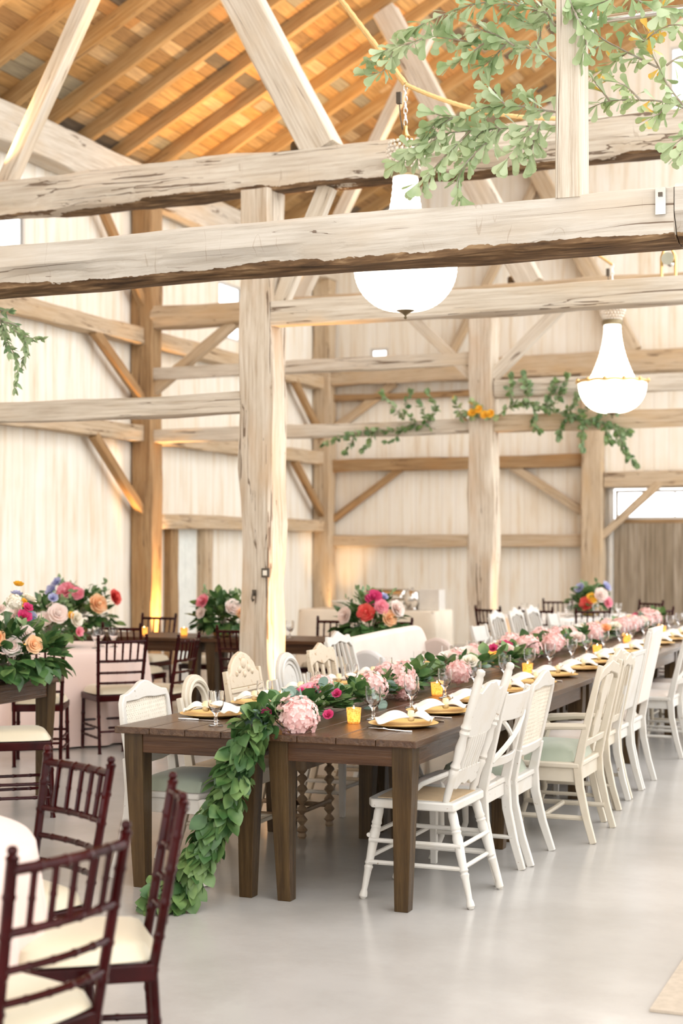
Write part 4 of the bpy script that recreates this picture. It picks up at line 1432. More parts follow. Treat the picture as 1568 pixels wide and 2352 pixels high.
# open-floor side of the long table, facing it
XR = -2.29
pressed_back('white distressed pressed-back chair with turned posts at the table corner', (XR + 0.02, 6.66, 0), PI - 0.02)
xbk = cross_back('white cross-back chair next to the pressed-back one', (XR + 0.02, 7.12, 0), PI)
cane_back('white cane-back chair third along the open-floor side', (XR + 0.02, 7.63, 0), PI, H=0.96)
armchair('cream armchair with plump green seat pulled out from the table', (-2.12, 8.36, 0), PI)
splat_back('cream vase-splat chair just beyond the green armchair', (-2.18, 8.98, 0), PI, H=1.0)
spl = splat_back('cream chair with slim slats, second beyond the green armchair', (-2.2, 9.42, 0), PI, shape=1, H=0.94)
panel_back('white panel-back chair between the slatted chair and the glowing one', (-2.2, 9.78, 0), PI, H=0.93)
panel_back('tall warm-lit upholstered chair before the pair of dark table legs', (-2.2, 10.25, 0), PI, fab=M['cream_fabric'], H=1.06)
xb2 = dup(xbk, (-2.2, 11.80, 0), PI, 'cream cross-back chair beyond the pair of dark table legs')
dup(xbk, (-2.2, 12.42, 0), PI, 'cream cross-back chair at the frame edge by the table')
dup(spl, (-2.2, 13.05, 0), PI, 'cream slatted chair farthest along the open-floor side')

# post side of the long table, facing it
XL = -3.50
L1 = cane_back('white cane-back chair with sage cushion at the near table corner', (XL, 6.66, 0), 0.02, H=0.93, w=0.50, lean=0.12)
arch_back('cream arch-back chair with open arch beside the cane-back', (XL - 0.05, 7.32, 0), 0.0, M['cream_paint'], 0.91)
carved_panel_chair('worn carved panel chair with twisted wooden front legs', (XL - 0.02, 7.86, 0), 0.0)
arch_back('pale carved arch chair just beyond the thick weathered post', (XL - 0.05, 8.55, 0), 0.0, M['white_paint'], 0.95, 0.44, hole=False)
slat_crest_chair('tan slat-back chair with notched crest beyond the carved arch', (XL - 0.05, 9.08, 0), 0.0, M['worn_paint'])
cb6 = splat_back('white carved open-back chair beside the settee', (XL - 0.05, 9.52, 0), 0.0, M['white_paint'], 1, 1.03)
for lab, y, src in (('pale chair just beyond the settee on the post side', 12.7, xbk), ('pale chair second beyond the settee on the post side', 13.3, cb6),
                    ('pale chair third beyond the settee on the post side', 13.95, cb6), ('pale chair fourth beyond the settee on the post side', 14.55, cb6),
                    ('pale chair fifth beyond the settee on the post side', 15.3, xbk)):
    dup(src, (XL - 0.05, y, 0), 0.0, lab)

# settee
t = thing('settee', 'cream upholstered settee with rounded ends behind the long table', 'settee', (XL - 0.16, 10.65, 0), 0)
ww = 1.62
MB().box((0, 0, 0.36), (0.52, ww - 0.06, 0.12)).build('seat_frame', M['cream_paint'], t, bevel=0.02)
MB().box((0.02, 0, 0.45), (0.50, ww - 0.14, 0.10)).build('seat_cushion', M['cream_fabric'], t, bevel=0.035)
fn = back_fn(-0.2, 0.45, 0.18)
n = 24
out = [(-ww / 2, 0.46)] + [(-ww / 2, 0.80)] + arc(-ww / 2 + 0.10, 0.86, 0.10, 170, 90, 6) + [(0, 0.975)] + arc(ww / 2 - 0.16, 0.82, 0.16, 90, 0, 8) + [(ww / 2, 0.46)]
MB().prism(out, 0.09, fn).build('back_cushion', M['cream_fabric'], t, bevel=0.03)
for s, fm in ((-1, 'grey_fabric'), (1, 'taupe_fabric')):
    pts = [(-0.24, 0.45)] + [(-0.28, 0.80)] + arc(-0.14, 0.74, 0.14, 150, 0, 12) + [(0.0, 0.60), (0.06, 0.45)]
    MB().prism(pts, 0.08, lambda u, v, q: Vector((u, s * (ww / 2 - 0.05) + q, v))).build('arm', M[fm], t, bevel=0.02)
    for xx in (-0.2, 0.2):
        MB().turned((xx, s * (ww / 2 - 0.12), 0), (xx, s * (ww / 2 - 0.12), 0.31), [(0, 0.014), (0.1, 0.02), (0.6, 0.024), (1, 0.026)], 10).build('leg', M['cream_paint'], t)


# ------------------------------------------------------------------ tables
def farm_table(label, x0, x1, y0, y1, group, along='Y', top_t=0.032, h=0.76):
    t = thing('farm_table', label, 'table', ((x0 + x1) / 2, (y0 + y1) / 2, 0), 0, group)
    w, l = x1 - x0, y1 - y0
    m = M['walnut']
    mb = MB()
    if along == 'Y':
        np_ = 4
        for k in range(np_):
            mb.box((-w / 2 + w * (k + 0.5) / np_, 0, h - top_t / 2), (w / np_ - 0.002, l - 0.002, top_t))
    else:
        np_ = 4
        for k in range(np_):
            mb.box((0, -l / 2 + l * (k + 0.5) / np_, h - top_t / 2), (w - 0.002, l / np_ - 0.002, top_t))
    mb.build('table_top', M['walnut_y'] if along == 'Y' else m, t, False, bevel=0.004)
    a = 0.09
    for s in (-1, 1):
        MB().box((0, s * (l / 2 - 0.06), h - top_t - a / 2), (w - 0.18, 0.024, a)).build('apron', m, t, False, bevel=0.002)
        MB().box((s * (w / 2 - 0.05), 0, h - top_t - a / 2), (0.024, l - 0.18, a)).build('apron', M['walnut_y'], t, False, bevel=0.002)
    for sx in (-1, 1):
        for sy in (-1, 1):
            cx, cy = sx * (w / 2 - 0.078), sy * (l / 2 - 0.088)
            hh = h - top_t
            vs = []
            for z, q in ((0, 0.032), (hh - a - 0.02, 0.047), (hh, 0.048)):
                # taper on the two inner faces
                ox, oy = -sx * (q - 0.048), -sy * (q - 0.048)
                vs += [(cx - ox + i * q, cy - oy + j * q, z) for i, j in ((-1, -1), (1, -1), (1, 1), (-1, 1))]
            fs = [(3, 2, 1, 0), (8, 9, 10, 11)]
            for b in (0, 4):
                fs += [(b + i, b + (i + 1) % 4, b + 4 + (i + 1) % 4, b + 4 + i) for i in range(4)]
            MB().add(vs, fs).build('leg', M['walnut_leg'], t, False, bevel=0.003)
    return t


M['walnut_y'] = timber_mat('walnut_y', (0.034, 0.015, 0.006), (0.064, 0.029, 0.012), (0.11, 0.058, 0.026), (0.095, 0.040, 0.014), crack=0.003, rough=0.26, length='Y')
M['walnut_y'].node_tree.nodes['Principled BSDF'].inputs['Specular IOR Level'].default_value = 0.42
M['walnut_leg'] = timber_mat('walnut_leg', (0.030, 0.016, 0.006), (0.055, 0.031, 0.011), (0.095, 0.057, 0.022), (0.075, 0.04, 0.013), crack=0.004, rough=0.4, length='Z')
LT = 1.71
XM = -2.91
for k in range(6):
    y0 = 6.2 + LT * k
    pos = ['at the garland-draped near end', 'second from the draped end', 'third from the draped end', 'fourth from the draped end', 'fifth from the draped end', 'at the far end'][k]
    farm_table('brown farm table of the open-floor row, ' + pos, XM + 0.002, -2.16, y0, y0 + LT - 0.004, 'long double row of farm tables')
    farm_table('brown farm table of the post-side row, ' + pos, -3.65, XM - 0.002, y0, y0 + LT - 0.004, 'long double row of farm tables')
farm_table('brown farm table at the frame edge under the big arrangement', -6.15, -5.36, 6.7, 8.47, None)
farm_table('brown cross table behind the pink round table, by the side wall', -8.3, -6.42, 12.4, 13.14, 'cross row of farm tables', 'X')
farm_table('brown cross table behind the thick weathered post', -6.40, -4.52, 12.4, 13.14, 'cross row of farm tables', 'X')


def round_table(label, cloth_label, loc, r, m, h=0.76, seed=0, folds=18):
    t = thing('round_table', label, 'table', loc)
    MB().lathe([(r - 0.01, h - 0.03), (r, h - 0.024), (r, h - 0.012), (r - 0.01, h - 0.006)], 48).build('table_top', M['carved_wood'], t)
    MB().lathe([(0.28, 0.0), (0.28, 0.02), (0.05, 0.05), (0.04, h - 0.04), (0.12, h - 0.032)], 20).build('pedestal', M['dark_metal'], t)
    rg = random.Random(seed)
    ph = [rg.uniform(0, 6.28) for _ in range(4)]
    mb = MB()
    n = 144
    prof = [(0.0, h), (r * 0.5, h), (r * 0.9, h + 0.0005), (r, h - 0.002), (r + 0.012, h - 0.02)] + [(r + 0.014 + 0.05 * s, h - 0.02 - (h - 0.035) * s) for s in [i / 10 for i in range(1, 11)]]
    vs, fs = [], []
    for j, (rr, z) in enumerate(prof):
        s = max(0, (h - 0.02 - z) / (h - 0.02))
        for k in range(n):
            a = 2 * PI * k / n
            f = s ** 0.8 * (0.045 * math.sin(folds * a + ph[0] + 0.8 * math.sin(3 * a + ph[1])) + 0.02 * math.sin(2.3 * folds * a / 2 + ph[2]))
            vs.append(((rr + f) * math.cos(a), (rr + f) * math.sin(a), z))
    for j in range(len(prof) - 1):
        for k in range(n):
            k2 = (k + 1) % n
            fs.append((j * n + k, j * n + k2, (j + 1) * n + k2, (j + 1) * n + k))
    mb.add(vs, fs)
    c = mb.build('tablecloth', m, None, True, angle=80)
    c.location = loc
    tag(c, cloth_label, 'tablecloth')
    return t


nx, ny = cw(-1.66, 4.26)
round_table('round table nearest the camera under a blush cloth', 'blush pink cloth draped over the nearest round table', (nx, ny, 0), 0.78, M['pink_cloth'], seed=1)
fx, fy = cw(-2.40, 12.8)
round_table('round table by the side wall under a blush cloth', 'blush pink cloth on the farther round table by the side wall', (fx, fy, 0), 0.75, M['pink_cloth'], seed=2)
round_table('round table far off near the barn door under a white cloth', 'white cloth on the far round table near the barn door', (ctr[0], ctr[1], 0), 0.9, M['white_cloth'], seed=3)

# buffet along the corner
t = thing('buffet_table', 'white clothed buffet table in the far corner', 'buffet', (-7.15, 18.9, 0))
MB().box((0, 0, 0.745), (1.86, 0.76, 0.03)).build('table_top', M['carved_wood'], t, False)
for sx in (-1, 1):
    for sy in (-1, 1):
        MB().box((sx * 0.85, sy * 0.3, 0.365), (0.05, 0.05, 0.73)).build('leg', M['carved_wood'], t, False)
mb = MB()
fn_ = lambda a, z: 1 + 0.012 * math.sin(40 * a) * (0.76 - z)
sq = []
N_ = 120


def sqr(a, hx, hy):
    c, s = math.cos(a), math.sin(a)
    k = min(hx / abs(c) if abs(c) > 1e-6 else 9, hy / abs(s) if abs(s) > 1e-6 else 9)
    return c * k, s * k


vs, fs = [(0, 0, 0.765)], []
for j, (e, z) in enumerate(((0, 0.765), (0.012, 0.75), (0.02, 0.5), (0.03, 0.25), (0.045, 0.01))):
    for k in range(N_):
        a = 2 * PI * k / N_
        x, y = sqr(a, 0.94 + e, 0.385 + e)
        f = (0.76 - z) * 0.02 * math.sin(31 * a)
        vs.append((x * (1 + f), y * (1 + f), z))
for k in range(N_):
    fs.append((0, 1 + k, 1 + (k + 1) % N_))
    for j in range(4):
        fs.append((1 + j * N_ + k, 1 + (j + 1) * N_ + k, 1 + (j + 1) * N_ + (k + 1) % N_, 1 + j * N_ + (k + 1) % N_))
c = mb.add(vs, fs).build('tablecloth', M['cream_cloth'], None, True, angle=60)
c.location = (-7.15, 18.9, 0)
tag(c, 'cream cloth covering the buffet table in the far corner', 'tablecloth')
ch = thing('chafing_dish', 'shiny steel chafing dish with rolled lid on the buffet', 'chafing dish', (-6.98, 19.0, 0.768))
MB().box((0, 0, 0.10), (0.5, 0.3, 0.07)).build('water_pan', M['steel'], ch, bevel=0.015)
MB().grid(lambda u, v: Vector((0.24 * (2 * u - 1), 0.15 * math.cos(PI * v), 0.14 + 0.13 * math.sin(PI * v))), 6, 14).build('lid', M['steel'], ch, solid=0.004)
for sx in (-1, 1):
    MB().tube([(sx * 0.22, -0.13, 0), (sx * 0.22, -0.13, 0.1), (sx * 0.22, 0.13, 0.1), (sx * 0.22, 0.13, 0)], 0.01, 6).build('stand_leg', M['dark_metal'], ch)
MB().tube([(-0.06, -0.15, 0.2), (-0.06, -0.19, 0.2), (0.06, -0.19, 0.2), (0.06, -0.15, 0.2)], 0.008, 6).build('lid_handle', M['dark_metal'], ch)
ur = thing('coffee_urn', 'steel coffee urn with dark tap on the buffet', 'urn', (-6.62, 18.86, 0.768))
MB().lathe([(0.07, 0), (0.085, 0.01), (0.075, 0.03), (0.10, 0.08), (0.115, 0.14), (0.105, 0.22), (0.08, 0.245), (0.04, 0.26), (0.014, 0.265), (0.018, 0.285), (1e-7, 0.295)], 20).build('urn_body', M['steel'], ur)
MB().tube([(0, -0.09, 0.05), (0, -0.14, 0.05), (0, -0.145, 0.02)], 0.011, 8).build('tap', M['dark_metal'], ur)
bx_ = thing('white_box', 'plain white box standing at the end of the buffet', 'box', (-6.38, 18.95, 0.768))
MB().box((0, 0, 0.13), (0.28, 0.25, 0.26)).build('box_body', M['box_white'], bx_, False, bevel=0.004)
MB().box((0, 0, 0.262), (0.285, 0.255, 0.012)).build('box_lid', M['box_white'], bx_, False, bevel=0.004)
bw = MB().lathe([(0.06, 0), (0.07, 0.006), (0.12, 0.05), (0.155, 0.10), (0.16, 0.105), (0.15, 0.10), (0.11, 0.05), (0.05, 0.012), (1e-7, 0.012)], 24).build('serving_bowl', M['box_white'])
bw.location = (-7.62, 18.9, 0.768)
tag(bw, 'wide pale serving bowl on the buffet by the corner post', 'bowl')
# rug
rg_ = MB().box((0, 0, 0.006), (2.0, 3.0, 0.010)).build('faded_rug', M['rug'], None, False)
rg_.location = (0.02, 6.75, 0.0)
tag(rg_, 'corner of a faded vintage rug on the concrete floor', 'rug')

# ------------------------------------------------------------------ place settings on the long table
ZT = 0.761


def make_setting():
    ch = MB().lathe([(0.10, 0.0), (0.125, 0.004), (0.162, 0.013), (0.165, 0.016), (0.160, 0.0155), (0.122, 0.0075), (1e-7, 0.006)], 40)
    charger = thing('charger_plate', 'x', 'plate', (0, 0, -5))
    ch.build('plate_rim', M['gold'], charger)
    npk = thing('folded_napkin', 'x', 'napkin', (0, 0, -5))

    def cloth(u, v):
        # a square gathered through a ring: a wide soft fan on one side, a smaller one on the other
        s, y = 2 * u - 1, 2 * v - 1
        big = s < 0
        e = abs(s)
        reach = (0.17 if big else 0.105) * (1 - 0.22 * y * y + 0.05 * math.sin(5 * y))
        half = 0.016 + (0.115 if big else 0.07) * e ** 0.75
        pleat = math.sin(y * (9.0 if big else 7.0) + 0.8) * 0.013 * e * (1.1 - 0.5 * e)
        z = 0.026 - 0.012 * e + 0.030 * math.sin(PI * min(1, e * 1.15)) * (1 - 0.7 * y * y) + pleat
        return Vector((0.045 + math.copysign(1, s) * e * reach, y * half + 0.012 * s, max(0.002, z)))
    MB().grid(cloth, 36, 30).build('napkin_cloth', M['linen'], npk, solid=0.004, angle=80)
    mb = MB().tube([(0.045, 0.022 * math.cos(a), 0.030 + 0.022 * math.sin(a)) for a in [2 * PI * k / 20 for k in range(21)]], 0.015, 8, flat=0.35)
    mb.build('napkin_ring', M['napkin_ring'], npk)
    gb = thing('water_goblet', 'x', 'glass', (0, 0, -5))
    MB().lathe([(1e-7, 0.004), (0.006, 0.005), (0.034, 0.0015), (0.036, 0.003), (0.033, 0.006), (0.010, 0.010), (0.0075, 0.018), (0.011, 0.026), (0.0075, 0.034), (0.007, 0.045), (0.012, 0.058), (0.026, 0.072), (0.036, 0.095), (0.0395, 0.125), (0.0385, 0.162),
                (0.0370, 0.162), (0.0378, 0.125), (0.0345, 0.096), (0.024, 0.076), (0.008, 0.066), (1e-7, 0.064)], 24).build('goblet_bowl', M['glass'], gb)
    fk = thing('dinner_fork', 'x', 'fork', (0, 0, -5))
    mb = MB().tube([(-0.10, 0, 0.003), (-0.06, 0, 0.003), (0.02, 0, 0.006), (0.045, 0, 0.010)], [0.007, 0.0055, 0.0035, 0.005], 8, flat=0.5)
    mb.build('handle', M['steel'], fk)
    mb = MB().prism([(0.04, -0.006), (0.055, -0.012), (0.07, -0.012), (0.07, 0.012), (0.055, 0.012), (0.04, 0.006)], 0.002, lambda u, v, w: Vector((u, v, 0.010 + w)))
    for k in range(4):
        mb.box((0.092, -0.0105 + 0.007 * k, 0.010), (0.046, 0.0035, 0.002))
    mb.build('tines', M['steel'], fk)
    kn = thing('dinner_knife', 'x', 'knife', (0, 0, -5))
    MB().tube([(-0.11, 0, 0.004), (-0.05, 0, 0.004), (0.0, 0, 0.004)], [0.006, 0.0075, 0.005], 8, flat=0.5).build('handle', M['steel'], kn)
    MB().prism([(0, -0.006), (0.09, -0.009), (0.11, -0.004), (0.115, 0.006), (0, 0.006)], 0.002, lambda u, v, w: Vector((u, v, 0.004 + w))).build('blade', M['steel'], kn)
    vo = thing('votive_candle', 'x', 'candle', (0, 0, -5))
    MB().lathe([(0.027, 0), (0.030, 0.002), (0.036, 0.072), (0.0345, 0.072), (0.029, 0.006), (1e-7, 0.005)], 24).build('votive_cup', M['votive'], vo)
    cn = MB().lathe([(0.027, 0.006), (0.030, 0.045), (1e-7, 0.047)], 20).build('wax', M['candle_glow'], vo)
    MB().lathe([(1e-7, 0.048), (0.006, 0.056), (0.0065, 0.062), (0.003, 0.074), (1e-7, 0.083)], 10).build('flame', M['flame'], cn)
    return charger, npk, gb, fk, kn, vo


def votive_mat():
    m, nt, b = mat('mercury_gold_glass')
    v = coords(nt, (1, 1, 1))
    n = noise(nt, v, 130, 3)
    c = ramp(nt, n, [(0.50, (0.98, 0.78, 0.45)), (0.66, (0.80, 0.45, 0.14))])
    lk(nt, c, b.inputs['Base Color'])
    b.inputs['Roughness'].default_value = 0.25
    b.inputs['Metallic'].default_value = 0.5
    tr = nd(nt, 'ShaderNodeBsdfTranslucent')
    lk(nt, c, tr.inputs['Color'])
    mx = nd(nt, 'ShaderNodeMixShader')
    mx.inputs[0].default_value = 0.7
    lk(nt, b.outputs[0], mx.inputs[1])
    lk(nt, tr.outputs[0], mx.inputs[2])
    lk(nt, mx.outputs[0], nt.nodes['Material Output'].inputs['Surface'])
    return m


M['votive'] = votive_mat()
PROT = make_setting()
USED = set()


def put(i, loc, rz, label, group):
    if i in USED:
        return dup(PROT[i], loc, rz, label, group)
    USED.add(i)
    o = PROT[i]
    KIDS.setdefault(o.name, list(o.children))
    o.location = loc
    o.rotation_euler = (0, 0, rz)
    o['label'] = label
    o['group'] = group
    return o


rs = random.Random(5)
for side, sn in ((1, 'on the open-floor side'), (-1, 'on the post side')):
    for k in range(17):
        y = 6.72 + 0.585 * k
        x = -2.41 if side > 0 else -3.42
        if side < 0:
            y = 6.76 + 0.585 * k
        base = 0.0 if side > 0 else PI
        j = rs.uniform(-0.12, 0.12)
        o_ = ORD[k]
        ex = rs.uniform(-0.015, 0.015)
        put(0, (x + ex, y, ZT), j, f'round gold charger {o_} from the draped end {sn}', 'gold chargers on the long table')
        put(1, (x + ex - 0.01 * side, y, ZT + 0.017), base + PI * 0.08 + j * 1.5, f'cream linen napkin in a gold ring, {o_} from the draped end {sn}', 'linen napkins on the long table')
        gx, gy = (-2.63, y + 0.16) if side > 0 else (-3.23, y - 0.36)
        put(2, (gx + rs.uniform(-0.015, 0.015), gy + rs.uniform(-0.02, 0.02), ZT), rs.uniform(0, 6), f'clear stemmed water goblet {o_} from the draped end {sn}', 'water goblets on the long table')
        if k < 5:
            put(3, (x + 0.03, y - 0.215 * side - 0.0, ZT), (PI - 0.1 if side > 0 else 0.1), f'silver fork beside the {o_} charger {sn}', 'silver forks on the long table')
            put(4, (x + 0.03, y + 0.205 * side, ZT), (PI if side > 0 else 0), f'silver knife beside the {o_} charger {sn}', 'silver knives on the long table')
for k, (x, y) in enumerate(((-2.66, 6.74), (-3.28, 7.28), (-2.72, 8.17), (-3.2, 8.9), (-2.62, 9.75), (-2.60, 11.75), (-3.22, 11.0), (-2.66, 13.2), (-3.2, 13.6), (-2.64, 14.8))):
    put(5, (x, y, ZT), k, f'glowing gold votive, {ORD[k]} from the draped end of the long table', 'gold votives on the long table')
for k, (x, y, z, lab) in enumerate(((fx + 0.25, fy - 0.35, ZT, 'glowing votive on the pink cloth nearest its mahogany chair'), (fx + 0.05, fy - 0.5, ZT, 'glowing votive on the pink cloth under the far blooms'),
                                    (-7.15, 12.7, ZT, 'glowing votive on the cross table nearest the side wall'), (-6.75, 12.75, ZT, 'glowing votive on the cross table before the wall post'),
                                    (-4.7, 12.8, ZT, 'glowing votive at the end of the cross table past the thick post'))):
    put(5, (x, y, z), k, lab, 'votives on the other tables')
for k, (dx, dy, lab) in enumerate(((0.45, -0.1, 'nearest the mahogany chair'), (0.36, 0.12, 'second from the mahogany chair'), (0.5, 0.1, 'farthest from the mahogany chair'), (0.2, -0.2, 'beside the votive'))):
    put(2, (fx + dx, fy + dy, ZT), k, 'water goblet on the farther pink cloth, ' + lab, 'goblets on the farther pink table')
for k, (x, y, lab) in enumerate(((-5.9, 12.72, 'nearest the flowers'), (-5.78, 12.6, 'second from the flowers'), (-5.66, 12.75, 'beside the thick post'), (-4.95, 12.6, 'just past the thick post'))):
    put(2, (x, y, ZT), k, 'water goblet on the brown cross table ' + lab, 'goblets on the cross tables')
for k, (dx, dy) in enumerate(((-0.5, -0.3), (-0.3, -0.55), (0.1, -0.6), (0.4, -0.45), (0.6, -0.1), (-0.1, 0.5))):
    put(2, (ctr[0] + dx, ctr[1] + dy, ZT), k, ['water goblet on the far white cloth', 'water goblet on the far white cloth'][k % 2], 'goblets on the far white table')


# ------------------------------------------------------------------ leaves and flowers
def rv(rg):
    while True:
        v = Vector((rg.uniform(-1, 1), rg.uniform(-1, 1), rg.uniform(-1, 1)))
        if 0.05 < v.length < 1:
            return v.normalized()


OVATE = ([0.0, 0.06, 0.2, 0.42, 0.64, 0.82, 0.93, 1.0], [0.02, 0.05, 0.26, 0.36, 0.33, 0.20, 0.09, 0.0])
LANCE = ([0.0, 0.15, 0.4, 0.7, 1.0], [0.04, 0.20, 0.27, 0.18, 0.0])
ROUND = ([0.0, 0.1, 0.3, 0.55, 0.8, 0.95, 1.0], [0.06, 0.32, 0.50, 0.53, 0.42, 0.2, 0.0])
OAK = ([0.0, 0.2, 0.4, 0.58, 0.74, 0.86, 0.91, 0.98, 1.0], [0.02, 0.06, 0.11, 0.17, 0.245, 0.27, 0.21, 0.16, 0.0])


def leaf(mb, p, d, nrm, L, shape=OVATE, wk=1.0, fold=0.18, curl=0.12):
    d = d.normalized()
    s = d.cross(nrm)
    if s.length < 1e-4:
        s = d.orthogonal()
    s.normalize()
    n = s.cross(d).normalized()
    vs = []
    for t, w in zip(*shape):
        c = p + d * (L * t) - n * (curl * L * t * t)
        e = L * w * wk
        vs += [c + s * e + n * (fold * e), c, c - s * e + n * (fold * e)]
    fs = []
    for i in range(len(shape[0]) - 1):
        b = i * 3
        fs += [(b, b + 1, b + 4, b + 3), (b + 1, b + 2, b + 5, b + 4)]
    mb.add(vs, fs)


def hydrangea(r, seed=0, nf=170):
    rg = random.Random(seed)
    mb = MB()
    for k in range(nf):
        a = k * 2.39996
        z = 1 - 1.6 * (k + 0.5) / nf
        q = math.sqrt(max(0, 1 - z * z))
        d = Vector((q * math.cos(a), q * math.sin(a), z))
        d = (d + rv(rg) * 0.12).normalized()
        p = d * r * rg.uniform(0.82, 1.08)
        d = (d + rv(rg) * 0.45).normalized()
        u = d.orthogonal().normalized()
        w = d.cross(u)
        ph = rg.uniform(0, 6)
        for j in range(4):
            b = ph + j * PI / 2
            t = u * math.cos(b) + w * math.sin(b)
            sd = d.cross(t)
            f = r * 0.165
            mb.add([p, p + t * f * 0.55 + sd * f * 0.5 + d * f * 0.22, p + t * f * 1.05 + d * f * rg.uniform(0, 0.35), p + t * f * 0.55 - sd * f * 0.5 + d * f * 0.22], [(0, 1, 2, 3)])
    mb.ball((0, 0, -0.02 * r), r * 0.86, 12, 8)
    return mb


def rose(r, seed=0, rings=((0.28, 4, 80), (0.55, 5, 62), (0.8, 6, 42), (1.0, 6, 18))):
    rg = random.Random(seed)
    mb = MB()
    mb.ball((0, 0, r * 0.15), (r * 0.28, r * 0.28, r * 0.5), 8, 6)
    for rr, n, tilt in rings:
        ph = rg.uniform(0, 6)
        for k in range(n):
            a = ph + 2 * PI * k / n + rg.uniform(-0.15, 0.15)
            rad = Vector((math.cos(a), math.sin(a), 0))
            tan = Vector((-math.sin(a), math.cos(a), 0))
            tl = R(tilt)
            up = Vector((0, 0, 1)) * math.sin(tl) + rad * math.cos(tl)
            wd = r * (0.35 + 0.42 * rr)
            base = rad * (r * 0.12) - Vector((0, 0, r * 0.25))
            hgt = r * (0.70 + 0.35 * rr)

            def f(u, v, base=base, up=up, tan=tan, rad=rad, wd=wd, hgt=hgt):
                s = 2 * u - 1
                w = wd * (0.35 + 0.65 * math.sin(PI * min(1, v * 0.62 + 0.1)))
                return base + up * (hgt * v * (1 - 0.16 * s * s * v)) + tan * (w * s) - rad * (0.30 * wd * s * s) + rad * (0.22 * r * max(0, v - 0.75) * 2)
            mb.grid(f, 4, 4)
    return mb


def small_bloom(r, seed=0):
    rg = random.Random(seed)
    mb = MB()
    for ring, (n, el, q) in enumerate(((7, 20, 1.0), (6, 50, 0.8), (4, 75, 0.55))):
        for k in range(n):
            a = 2 * PI * k / n + ring * 0.5 + rg.uniform(-0.2, 0.2)
            rad = Vector((math.cos(a), math.sin(a), 0))
            d = rad * math.cos(R(el)) + Vector((0, 0, math.sin(R(el))))
            leaf(mb, Vector((0, 0, 0)), d, Vector((0, 0, 1)) if el < 60 else -rad, r * q, ROUND, 0.9, -0.15, -0.15)
    return mb


FLM = {}


def bloom(kind, color, r, parent, loc, nrm, name, seed):
    key = (kind, round(r, 3), seed % 3, color)
    if key not in FLM:
        mb = {'hydrangea': hydrangea, 'rose': rose, 'small': small_bloom}[kind](r, seed % 3)
        FLM[key] = mb.mesh(name, M[color], True, 60)
    o = bpy.data.objects.new(name, FLM[key])
    COL.objects.link(o)
    o.parent = parent
    o.location = loc
    q = Vector(nrm).normalized().to_track_quat('Z', 'Y')
    o.rotation_mode = 'QUATERNION'
    o.rotation_quaternion = q @ Euler((0, 0, seed * 1.7)).to_quaternion()
    return o


# ---- the long garland -------------------------------------------------------
def catmull(pts, n):
    out = []
    P_ = [pts[0]] + pts + [pts[-1]]
    for i in range(1, len(P_) - 2):
        a, b, c, d = (Vector(x) for x in P_[i - 1:i + 3])
        for k in range(n):
            t = k / n
            out.append(0.5 * ((2 * b) + (c - a) * t + (2 * a - 5 * b + 4 * c - d) * t * t + (3 * b - a - 3 * c + d) * t ** 3))
    out.append(Vector(pts[-1]))
    return out


